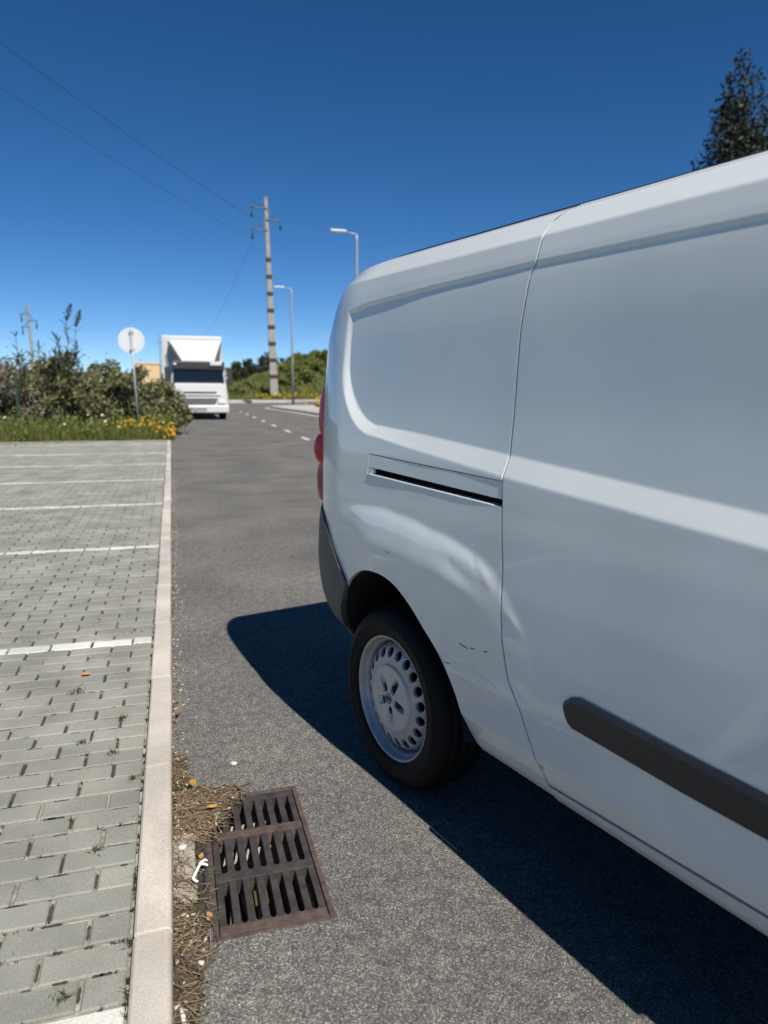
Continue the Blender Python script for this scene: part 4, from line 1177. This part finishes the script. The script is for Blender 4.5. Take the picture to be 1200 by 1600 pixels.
def flowers(name, n, fpos, r, mat):
    V = []; Fc = []
    for i in range(n):
        x, y, z = fpos(); b = len(V); rr = r * rng.uniform(.7, 1.3); t = rng.normal(0, .4, 2)
        V.append((x, y, z))
        for k in range(8):
            a = 2 * math.pi * k / 8; q = rr * (1 if k % 2 else .72)
            V.append((x + q * math.cos(a), y + q * math.sin(a) * .7 - .3 * rr, z + q * math.sin(a) * .6 + .12 * rr))
        Fc += [(b, b + 1 + k, b + 1 + (k + 1) % 8) for k in range(8)]
    return mesh_obj(name, V, Fc, mat)
def yf_():
    c = [(-.35, 20.5, .35, .35), (-1.2, 20.7, .5, .4), (-.05, 20.3, .15, .25), (-.75, 20.9, .5, .45)][rng.choice(4, p=[.4, .3, .15, .15])]
    return c[0] + rng.normal(0, c[2] * .55), c[1] + rng.normal(0, .25), .12 + gz(20) + rng.random() * c[3] * 1.1
tag(flowers('yellow_daisies', 210, yf_, .033, M['yellow']), kind='stuff')
tag(flowers('white_daisies', 38, lambda: (-rng.random() * 7.5, 20.2 + rng.random() * .8, .12 + gz(20) + rng.random() ** 2 * .6), .036, M['white_petal']), kind='stuff')
tag(flowers('fallen_petals', 6, lambda: (-1.2 - rng.random() * 5, 13 + rng.random() * 7, PZ + .02), .035, M['white_petal']), kind='stuff')

# reed canes with plumes
def reed(label, x, y, stalks, leafy, mat=None):
    z0 = float(terrain_left(np.array(x), np.array(y))); root = empty('reed_cane', (x, y, z0)); tag(root, label, 'reed', 'tall canes above the bushes')
    for (dx, h, lx, plume) in stalks:
        tube('stalk', [(dx, 0, 0), (dx + lx * .4, 0, h * .6), (dx + lx, 0, h)], [.014, .012, .007], M['reed'], root, 6)
        if plume:
            P = np.stack([rng.normal(0, .035, 260), rng.normal(0, .035, 260), rng.uniform(0, .45, 260)], 1)
            P[:, :2] *= np.sin(np.clip(P[:, 2] / .45, 0, 1) * math.pi)[:, None] + .25
            P[:, 0] += P[:, 2] * .3 * np.sign(lx + 1e-6)
            V, Fc = leaf_quads(P + np.array([dx + lx, 0, h - .05]), .035, .3); mesh_obj('plume', V, Fc, M['reed'], root)['kind'] = 'stuff'
    if leafy:
        P = []; V = []; Fc = []
        for (dx, h, lx, pl) in stalks:
            for k in range(leafy):
                t = rng.uniform(.45, .95); a = rng.random() * 6.28; c = np.array([dx + lx * t, 0, h * t]); l = rng.uniform(.25, .5)
                dv = np.array([math.cos(a), math.sin(a), .7]); dv /= np.linalg.norm(dv); sd = np.array([-math.sin(a), math.cos(a), 0]) * .02; b = len(V)
                V += [c - sd, c + sd, c + dv * l * .6 + sd * .8, c + dv * l * .6 - sd * .8, c + dv * l + np.array([0, 0, -.15 * l])]
                Fc += [(b, b + 1, b + 2, b + 3), (b + 3, b + 2, b + 4)]
        mesh_obj('blade_leaves', V, Fc, M['reed'], root)
    return root
reed('tall reed canes with two feathery plumes above the dark bush', -2.75, 22.4, [(-.15, 2.75, -.1, False), (.1, 3.0, .15, True), (.0, 3.15, .02, True), (.2, 2.6, .05, False), (-.3, 2.4, -.05, False)], 22)
reed('single dark twisted cane standing above dry grey bush', -3.95, 22.3, [(0, 2.75, -.10, False), (.05, 2.3, -.02, False)], 16)
reed('pale leafy cane beside the single dark cane', -3.45, 22.4, [(0, 2.45, -.05, False), (.06, 2.2, .06, False)], 14)

# round sign seen from the back
sg = empty('road_sign', (-.93, 21.2, float(terrain_left(np.array(-.93), np.array(21.2))) - .05)); tag(sg, 'round road sign seen from its pale back on a thin steel pole', 'road sign')
tube('pole', [(0.04, 0, 0), (-.055, 0, 2.90)], .028, M['galv'], sg, 10)
bm = bmesh.new(); bmesh.ops.create_cone(bm, cap_ends=True, segments=48, radius1=.345, radius2=.345, depth=.012, matrix=Matrix.Translation((-.05, .045, 2.60)) @ Matrix.Rotation(math.pi / 2, 4, 'X'))
bm_obj('plate', bm, M['sign_back'], sg)
for zz in (2.36, 2.83): box('clamp', -.10, .01, -.035, .04, zz - .02, zz + .02, M['galv'], sg, .004)
# green fence
fx = empty('mesh_fence', (-1.25, 23.9, float(terrain_left(np.array(-1.2), np.array(23.9))))); tag(fx, 'dark green metal fence panel half hidden behind the sign pole', 'fence')
for k in range(2): box('post', -.42 + .80 * k - .03, -.42 + .80 * k + .03, -.03, .03, 0, 1.45, M['green_metal'], fx, .005)
for k in range(11): box('slat', -.36 + .069 * k, -.36 + .069 * k + .055, -.012 , .012, .75 , 1.36, M['green_metal'], fx, .003)
box('rail', -.39, .35, .014, .045, .70, .75, M['green_metal'], fx, .004); box('rail', -.39, .35, .014, .045, 1.36, 1.41, M['green_metal'], fx, .004)
fp = empty('fence_post', (-4.05, 21.95, float(terrain_left(np.array(-4.05), np.array(21.95))))); tag(fp, 'thin green steel post standing in the dry bushes', 'fence post')
box('post', -.03, .03, -.03, .03, 0, 1.55, M['green_metal'], fp, .005); box('post_cap', -.036, .036, -.036, .036, 1.55, 1.58, M['green_metal'], fp, .005)

# ------------------------------------------------------------------ the truck
TY = 31.6; TG = float(gz(32.5))
tk = empty('box_truck', (1.12, TY, TG), 0.0); tag(tk, 'white box lorry with a roof air deflector coming down the road', 'truck'); tk.scale = (1, 1, .955)
def tb(name, x0, x1, y0, y1, z0, z1, mat, bev=.02, par=None): return box(name, x0, x1, y0, y1, z0, z1, M[mat], par or tk, bev)
tb('cargo_box', -1.42, 1.13, 1.75, 8.5, 1.02, 3.74, 'truck_white', .03)
# cab shell as loft (front leans back)
def cab_shell():
    secs = [(.36, -.04, 1.19), (.50, -.06, 1.21), (1.05, -.05, 1.20), (1.52, 0, 1.18), (1.60, .02, 1.16), (2.20, .16, 1.12), (2.42, .24, 1.09), (2.55, .42, 1.02)]
    V = []; Fc = []; pl = []
    for (z, yf0, hw) in secs:
        ring = [(-hw, 1.62), (-hw, yf0 + .25), (-hw + .06, yf0 + .08), (-hw + .22, yf0), (hw - .22, yf0), (hw - .06, yf0 + .08), (hw, yf0 + .25), (hw, 1.62)]
        V += [(x + .03, y, z) for x, y in ring]
    n = 8
    for i in range(len(secs) - 1):
        for k in range(n): Fc.append((i * n + k, i * n + (k + 1) % n, (i + 1) * n + (k + 1) % n, (i + 1) * n + k))
    Fc.append(tuple((len(secs) - 1) * n + k for k in range(n)))
    return mesh_obj('cab', V, Fc, M['truck_white'], tk)
cab_shell()
mesh_obj('windscreen', [(-1.02, -.005, 1.62), (1.08, -.005, 1.62), (1.03, .125, 2.17), (-.97, .125, 2.17)], [(0, 1, 2, 3)], M['glass'], tk)
tb('sun_visor', -1.04, 1.10, .02, .34, 2.20, 2.53, 'truck_dark', .03)
tb('wiper', -.75, .05, -.02, .0, 1.64, 1.66, 'truck_dark', .003); tb('wiper', .12, .90, -.02, .0, 1.64, 1.66, 'truck_dark', .003)
tb('door_window', -1.16, -1.13, .45, 1.2, 1.7, 2.25, 'truck_dark', .005)
tb('visor_lamp', .50, .98, -.05, .02, 2.36, 2.52, 'truck_white', .02)
tb('visor_lamp', -.98, -.86, -.05, .02, 2.36, 2.46, 'lamp_glass', .02)
V = [(-.62, .35, 2.56), (.70, .35, 2.56), (1.05, 1.25, 3.52), (-1.12, 1.25, 3.52), (-.80, 1.55, 2.56), (.86, 1.55, 2.56), (1.05, 1.6, 3.52), (-1.12, 1.6, 3.52)]
mesh_obj('air_deflector', V, [(0, 1, 2, 3), (0, 3, 7, 4), (1, 5, 6, 2), (2, 6, 7, 3)], M['truck_white'], tk)
mesh_obj('deflector_side', [(-.66, .40, 2.57), (-.90, .75, 2.57), (-1.20, 1.30, 3.46), (-1.14, 1.27, 3.46)], [(0, 1, 2, 3)], M['truck_grey'], tk)
mesh_obj('deflector_side', [(.73, .40, 2.57), (.95, .75, 2.57), (1.10, 1.30, 3.46), (1.06, 1.27, 3.46)], [(0, 1, 2, 3)], M['truck_grey'], tk)
tb('grille_slot', -.62, .74, -.078, -.02, 1.17, 1.225, 'truck_dark', .005)
tb('grille_bar', -.86, .92, -.085, -.03, 1.06, 1.13, 'truck_white', .008)
tb('grille_slot', -.80, .86, -.078, -.02, 1.025, 1.055, 'truck_grey', .003)
tb('grille_bar', -.72, .80, -.088, -.03, .93, 1.00, 'truck_white', .008)
V = [(-.70, -.088, .92), (.78, -.088, .92), (.66, -.088, .66), (-.58, -.088, .66)]; mesh_obj('lower_grille', V, [(3, 2, 1, 0)], M['truck_grey'], tk)
tb('bumper', -1.20, 1.24, -.14, .30, .30, .64, 'truck_white', .05)
tb('number_plate', -.27, .30, -.155, -.135, .32, .44, 'galv', .004); tb('plate_recess', -.29, .32, -.148, -.13, .45, .50, 'truck_dark', .004)
for sx in (-1, 1):
    c = .03 + sx * .93
    tb('headlight', c - .17, c + .17, -.16, -.05, .68, .86, 'lamp_glass', .03)
    tb('mirror', c + sx * .34 - .10, c + sx * .34 + .10, -.10, .06, 1.50, 2.30, 'truck_dark', .03)
    tb('mirror_arm', c + sx * .22 - .04, c + sx * .22 + .06, .0, .05, 2.12, 2.17, 'truck_dark', .008)
    tb('step', c + sx * .1 - .12, c + sx * .1 + .12, .32, .42, .38, .44, 'truck_dark', .01)
for (wy, both) in ((1.1, 0), (6.4, 0)):
    for sx in (-1, 1):
        w = empty('wheel', (sx * 1.03, wy, .48)); w.parent = tk
        ob = lathe('tyre', [(.28, -.14), (.40, -.15), (.46, -.14), (.48, -.10), (.48, .10), (.46, .14), (.40, .15), (.28, .14)], M['rubber'], w, 32)
        ob.rotation_euler = (0, 0, math.pi / 2)
        o2 = lathe('rim', [(.001, -.06), (.15, -.08), (.25, -.05), (.285, -.13)], M['galv'], w, 24); o2.rotation_euler = (0, 0, -math.pi / 2 if sx > 0 else math.pi / 2)
tb('chassis', -.45, .5, .4, 8.3, .55, 1.0, 'truck_dark', .02)

# ------------------------------------------------------------------ street lamps, poles, wires
def street_lamp(x, y, h, label):
    z0 = float(gz(y)) + .1; r = empty('street_lamp', (x, y, z0)); tag(r, label, 'street lamp', 'lamps along the far pavement')
    tube('pole', [(0, 0, 0), (0, 0, h * .5), (0, 0, h - .25), (0, 0, h)], [.095, .075, .055, .045], M['galv'], r, 12)
    tube('arm', [(0, 0, h - .06), (-.10, 0, h + .0), (-.55, 0, h + .06)], [.045, .04, .034], M['galv'], r, 8)
    bm = bmesh.new(); bm_box(bm, -1.25, -.50, -.13, .13, h + .03, h + .14, .04); bm_obj('luminaire', bm, M['sign_back'], r)
    mesh_obj('diffuser', [(-1.18, -.1, h + .026), (-.66, -.1, h + .026), (-.66, .1, h + .026), (-1.18, .1, h + .026)], [(0, 1, 2, 3)], M['lamp_glass'], r)
    return r
street_lamp(8.50, 33.6, 8.25, 'grey street lamp whose top rises behind the van roof')
street_lamp(8.42, 52.0, 8.0, 'grey street lamp beside the concrete power pole')

def power_pole(x, y, z0, h, rb, rt, label, arms, lattice=True, lean=0):
    r = empty('power_pole', (x, y, z0)); tag(r, label, 'power pole')
    n = 4; lx = lean
    if lattice:
        # two concrete legs with a solid web between them
        secs = 9
        for k in range(secs):
            pass
        for sx in (-1, 1):
            V, Fc = tube_arrays([(sx * (rb - .10), 0, 0), (sx * (rt - .04) + lx, 0, h)], [.085, .06], 4); mesh_obj('leg', V, Fc, M['pole_conc'], r)
        wa, wb = rb - .03, rt - .01
        V = [(-wa, -.12, 0), (wa, -.12, 0), (lx + wb, -.08, h), (lx - wb, -.08, h), (-wa, .12, 0), (wa, .12, 0), (lx + wb, .08, h), (lx - wb, .08, h)]
        mesh_obj('web', V, [(0, 1, 2, 3), (7, 6, 5, 4), (0, 4, 5, 1), (3, 2, 6, 7), (0, 3, 7, 4), (1, 5, 6, 2)], M['pole_conc'], r)
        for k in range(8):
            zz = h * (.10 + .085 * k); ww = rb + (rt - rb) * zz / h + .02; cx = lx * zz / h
            box('recess_shade_band', cx - ww, cx + ww, -.17, .17, zz - .14, zz + .14, M['truck_dark'], r, .01)  # dark band standing in for the shade of a recess in the shaft
    else:
        V, Fc = tube_arrays([(0, 0, 0), (lx, 0, h)], [rb, rt], 6); mesh_obj('shaft', V, Fc, M['pole_conc'], r)
    for (zz, sx, ln) in arms:
        cx = lx * zz / h
        x0, x1 = (cx, cx + sx * ln)
        tube('crossarm', [(x0, -.12, zz), (x1, -.12, zz + .02)], .055, M['steel_dark'], r, 6)
        tube('brace', [(cx, -.10, zz + .9), (cx + sx * ln * .5, -.12, zz + .03)], .035, M['steel_dark'], r, 6)
        tube('insulator', [(x1 - sx * .1, -.12, zz - .02), (x1 - sx * .1, -.12, zz - .75)], [.05, .08], M['green_metal'], r, 8)
    return r
PX, PY = 8.45, 62.0
power_pole(PX, PY, 1.1, 15.95, .36, .11, 'tall concrete power pole with shade bands for shaft recesses and three steel crossarms',
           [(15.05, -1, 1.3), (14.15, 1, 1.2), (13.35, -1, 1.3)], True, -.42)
power_pole(-13.0, 80, 0.6, 9.1, .17, .11, 'distant slender concrete pole rising behind the dry bushes', [(8.2, -1, .7), (7.6, 1, .8), (7.0, -1, .7)], False, -.25)

def wire(label, a, b, sag, r=.020, n=40, name='power_line'):
    a, b = np.array(a), np.array(b); pts = []
    for k in range(n + 1):
        t = k / n; p = a + (b - a) * t; p[2] -= sag * 4 * t * (1 - t); pts.append(p)
    V, Fc = tube_arrays(pts, r, 5); o = mesh_obj(name, V, Fc, M['wire'], None, True); return tag(o, label, 'power line')
wire('upper power line running from the top crossarm of the concrete pole', (6.9, 61.9, 15.35), (-22.5, 9.0, 19.8), 1.0, .016)
wire('lower power line running from the bottom crossarm of the concrete pole', (6.9, 61.9, 13.65), (-22.5, 9.0, 17.65), 1.0, .011)
wire('thin cable dropping from the concrete pole towards the far distance', (6.9, 62.2, 13.6), (3.0, 150, 9.0), 2.2, .010)

# ------------------------------------------------------------------ right pavement, far bank
def poly_slab(name, pts, h, mat, kind='structure', zoff=0.0):
    bm = bmesh.new(); top = [bm.verts.new((x, y, float(gz(y)) + h + zoff)) for x, y in pts]; bot = [bm.verts.new((x, y, float(gz(y)) - .15)) for x, y in pts]
    f = bm.faces.new(top); n = len(pts)
    for k in range(n): bm.faces.new((top[k], bot[k], bot[(k + 1) % n], top[(k + 1) % n]))
    bmesh.ops.recalc_face_normals(bm, faces=bm.faces); bmesh.ops.triangulate(bm, faces=bm.faces)
    return tag(bm_obj(name, bm, mat), kind=kind)
edge = [(7.45, -12), (7.45, 16), (7.45, 24), (7.1, 34), (6.5, 41), (6.05, 45), (6.0, 46.3), (6.4, 47.4), (7.6, 48.2), (11, 49.0), (18, 49.6), (40, 50.2)]
poly_slab('pavement_right', edge + [(40, 36), (8.2, 36), (9.4, 16), (9.4, -12)], .13, M['pavement'])
poly_slab('grass_bank', [(9.0, -12), (9.0, 16), (8.75, 30), (8.9, 46.2), (11, 47.4), (40, 48.4), (60, 20), (60, -12)], .19, M['grass_soil'])
def rgp():
    y = rng.uniform(33, 47); x = 8.95 + rng.random() ** 1.4 * 6; return x, y, float(gz(y)) + .18
tag(blades('bank_grass', 5000, rgp, .08, .35, .015, M['grass'], .4), kind='stuff')
# gutter strip along the right kerb
V = []; e2 = edge[2:9]
for (x, y) in e2: V += [(x - .42, y - .05, float(gz(y)) + .006), (x - .05, y, float(gz(y)) + .006)]
tag(mesh_obj('gutter_strip', V, [(2 * k, 2 * k + 1, 2 * k + 3, 2 * k + 2) for k in range(len(e2) - 1)], M['pavement']), kind='structure')

far_edge = [(-12, 56.5), (0, 57.5), (4.2, 58), (9.3, 60), (14, 66), (20, 76)]
def fe(x): return np.interp(x, [p[0] for p in far_edge], [p[1] for p in far_edge])
# far kerb stones
fk = tag(mesh_obj('kerb_far', [(x + dx, fe(x) + dy, float(gz(60)) + dz) for x in np.linspace(-12, 20, 60) for dx, dy, dz in ((0, 0, -.1), (0, 0, .20), (-.1, .75, .22), (-.1, .75, -.1))],
    [(4 * i + k, 4 * i + k + 1, 4 * i + 5 + k, 4 * i + 4 + k) for i in range(59) for k in range(3)], M['pavement']), kind='structure')
def hill_z(X, Y):
    dd = Y - fe(X) - .6
    amp = np.interp(X, [-30, -4, 4, 8, 11, 15, 20, 30], [.8, .9, 1.25, 1.75, 3.0, 4.7, 5.3, 5.6])
    return gz(60) + .12 + amp * sm(dd / 11.0) + .18 * np.sin(X * 1.3 + Y * .4) * sm(dd / 5) + .12 * np.sin(X * 2.9 - Y * 1.1) * sm(dd / 4)
xs = np.linspace(-40, 60, 90); T = np.concatenate([np.linspace(0, 16, 24), [22, 32, 50, 90]])
V = []; 
for t in T:
    for x in xs:
        y = fe(x) + .6 + t; V.append((x, y, float(hill_z(np.array(x), np.array(y)))))
n = len(xs); Fc = [(j * n + i, j * n + i + 1, (j + 1) * n + i + 1, (j + 1) * n + i) for j in range(len(T) - 1) for i in range(n - 1)]
tag(mesh_obj('hillside', V, Fc, M['hill_grass'], None, True), kind='structure')
def hgp():
    x = rng.uniform(1, 20); t = rng.random() * 13; y = float(fe(x)) + .7 + t; return x, y, float(hill_z(np.array(x), np.array(y))) - .02
tag(blades('hill_grass', 22000, hgp, .15, .55, .035, M['grass'], .4), kind='stuff')
def hyf():
    c = [(8.2, .8), (10.2, 1.0), (7.3, .7), (12.0, 1.4)][rng.choice(4)]; x = c[0] + rng.normal(0, .45); y = float(fe(x)) + .8 + abs(rng.normal(0, c[1])); return x, y, float(hill_z(np.array(x), np.array(y))) + rng.uniform(.2, .6)
tag(flowers('hill_yellow_flowers', 90, hyf, .065, M['yellow']), kind='stuff')
tag(flowers('kerb_yellow_flowers', 50, lambda: (8.95 + rng.normal(0, .25), 44.5 + rng.normal(0, .6), float(gz(44)) + .3 + rng.random() * .5), .06, M['yellow']), kind='stuff')
shrub_spots = [(3.2, 3, 1.0, 'pale green shrub on the bank just right of the truck'), (5.3, 4.5, 1.1, 'green shrub on the bank below the dark trees'),
               (7.6, 5.0, 1.2, 'green shrub at the foot of the concrete power pole'), (10.3, 5.0, 1.3, 'round shrub on the slope behind the lamp post'),
               (12.2, 6.5, 1.5, 'bushy shrub climbing the green slope'), (14.0, 8.0, 1.6, 'broad shrub near the top of the slope'), (15.8, 9.0, 1.6, 'shrub at the crest of the slope by the van'), (11.3, 9.5, 1.3, 'small shrub on the skyline of the slope'),
               (13.2, 11.5, 1.5, 'dark shrub on the skyline behind the broad shrub')]
for (x, t, h, lab) in shrub_spots:
    y = float(fe(x)) + t; h *= .5 if x < 9 else .72
    bush('hill_shrub', lab, 'shrub', x, y, h * 1.3, h, h * 1.1, 1500, M['shrub'], size=.13, group='shrubs on the slope', nl=12, base=float(hill_z(np.array(x), np.array(y))))
box_o = box('concrete_block', 0, 0, 0, 0, 0, 0, None) if False else None
blk = empty('utility_cabinet', (9.6, 43.2, float(gz(43)) + .15)); tag(blk, 'pale concrete utility cabinet at the pavement edge beside the van', 'utility cabinet')
box('housing', -.45, .75, -.3, .3, 0, .95, M['concrete'], blk, .02); box('lid', -.50, .80, -.35, .35, .95, 1.02, M['concrete'], blk, .015)

# far trees
def tree(name, label, x, y, z0, h, w, n, mat, size, group=None, conical=.5, lumps_n=18, trunk_r=.12, sh=.35):
    r = empty(name, (x, y, z0)); tag(r, label, 'tree', group)
    tube('trunk', [(0, 0, -.1), (.05, 0, h * .4), (0, 0, h * .92)], [trunk_r, trunk_r * .7, trunk_r * .2], M['bark'], r, 8)
    lumps = []
    for k in range(lumps_n):
        t = (k + .5) / lumps_n; zz = h * (.18 + .80 * t); rad = w * (1 - conical * t) * rng.uniform(.55, 1.0) * (.55 if t > .9 else 1)
        a = rng.random() * 6.28; off = rad * .55
        lr = max(rad * .55, w * .16)
        lumps.append(((math.cos(a) * off, math.sin(a) * off, min(zz, h - lr * .5)), (lr, lr, lr * 1.15)))
        if k % 3 == 0:
            V, Fc = tube_arrays([(0, 0, zz * .8), (math.cos(a) * off * .5, math.sin(a) * off * .5, zz * .93), (math.cos(a) * off, math.sin(a) * off, zz)], [trunk_r * .35, trunk_r * .25, trunk_r * .1], 5)
            mesh_obj('limb', V, Fc, M['bark'], r, True)
    P = lump_points(lumps, n, sh); V, Fc = leaf_quads(P, size); mesh_obj('crown', V, Fc, mat, r)
    return r
ft = [(5.0, 92, 4.4, 1.9), (8.6, 95, 3.6, 2.0), (10.2, 98, 4.1, 2.1), (12.3, 100, 4.6, 2.3), (14.0, 104, 5.2, 2.5), (15.8, 106, 4.5, 2.4), (17.6, 108, 4.3, 2.4), (19.4, 112, 4.4, 2.4), (2.2, 90, 3.4, 1.9)]
far_labels = ['dark tree rising just beside the truck cargo box', 'low dark tree between the truck and the white house', 'dark tree directly right of the small white house', 'bushy dark tree between the white house and the power pole',
              'tallest dark tree in the row left of the power pole', 'dark tree standing behind the concrete power pole', 'dark tree between the power pole and the lamp post', 'dark tree behind the lamp post on the skyline', 'small dark tree hidden mostly by the truck cargo box']
for i, (x, y, h, w) in enumerate(ft):
    tree('far_tree', far_labels[i], x, y, 1.5, h, w, 1300, M['far_tree'], .22, 'row of dark trees behind the bank', .45, 12)
def conifer(label, x, y, h, k, n, seed_off):
    r = empty('dark_conifer', (x, y, 0)); tag(r, label, 'tree')
    tube('trunk', [(0, 0, -.1), (.08, 0, h * .5), (0, 0, h * .97)], [.30, .18, .03], M['bark'], r, 8)
    lumps = []; zt_ = h - .35
    while zt_ > 2.5:
        rad = min(.22 + k * (h - zt_), 3.4); m_ = 1 + int(rad * 2.6)
        for q in range(m_):
            a = rng.random() * 6.283; off = rad * rng.uniform(.35, .85); lr = min(.24 + .40 * rad * rng.uniform(.5, 1), .9)
            lumps.append(((math.cos(a) * off, math.sin(a) * off, zt_ + rng.normal(0, .15)), (lr, lr, lr * 1.2)))
        if rad > .7:
            V, Fc = tube_arrays([(0, 0, zt_ - .4), (math.cos(a) * off * .5, math.sin(a) * off * .5, zt_ - .1), (math.cos(a) * off, math.sin(a) * off, zt_)], [.07, .045, .015], 5); mesh_obj('limb', V, Fc, M['bark'], r, True)
        zt_ -= .42
    P = lump_points(lumps, n, .2); V, Fc = leaf_quads(P, .085); mesh_obj('crown', V, Fc, M['dark_tree'], r)
conifer('tall dark pointed tree rising above the van roof', 22.3, 25.5, 14.4, .37, 62000, 0)
conifer('dark bushy tree beside the tall pointed one behind the van', 25.2, 27.5, 13.4, .45, 26000, 1)
# far houses
def house(label, x, y, z0, w, dp_, h, mat, roof_h):
    r = empty('far_house', (x, y, z0)); tag(r, label, 'house')
    box('wall', -w / 2, w / 2, 0, dp_, 0, h, M[mat], r)
    if roof_h > 0:
        V = [(-w / 2 - .3, -.3, h), (w / 2 + .3, -.3, h), (w / 2 + .3, dp_ + .3, h), (-w / 2 - .3, dp_ + .3, h), (-w / 2 - .3, dp_ / 2, h + roof_h), (w / 2 + .3, dp_ / 2, h + roof_h)]
        mesh_obj('roof', V, [(0, 1, 5, 4), (2, 3, 4, 5), (0, 4, 3), (1, 2, 5), (0, 3, 2, 1)], M['roof_tile'], r)
    else: box('parapet', -w / 2 - .1, w / 2 + .1, -.1, dp_ + .1, h, h + .25, M[mat], r)
    for k in (-1, 1) if roof_h > 0 else ():
        wx = k * w * .22; box('window', wx - .45, wx + .45, -.03, .02, h * .45, h * .45 + 1.1, M['glass'], r)
house('beige flat roofed building beyond the bushes left of the truck', -3.3, 118, .6, 3.6, 8, 4.9, 'beige', 0)
house('small white house between the truck and the dark trees', 8.6, 125, 1.0, 3.2, 6, 3.2, 'house_white', .8)
tw = empty('telecom_mast', (-1.6, 140, .6)); tag(tw, 'thin distant mast above the beige building', 'mast')
tube('shaft', [(0, 0, 0), (0, 0, 11)], [.16, .08], M['steel_dark'], tw, 6); tube('crossbar', [(-.6, 0, 9.6), (.6, 0, 9.6)], .06, M['steel_dark'], tw, 6)
# distant ridge
V = []; xs = np.linspace(-420, 420, 160)
for x in xs:
    hgt = 9 + 7 * math.sin(x * .011 + 1.0) + 3 * math.sin(x * .037) + (6 if x < -60 else 0)
    V += [(x, 520 + 20 * math.sin(x * .02), -2), (x, 540, max(hgt, 3)), (x, 620, max(hgt * .9, 2))]
Fc = [(3 * i + k, 3 * i + 3 + k, 3 * i + 4 + k, 3 * i + 1 + k) for i in range(159) for k in range(2)]
tag(mesh_obj('distant_hills', V, Fc, M['hill_far'], None, True), kind='structure')
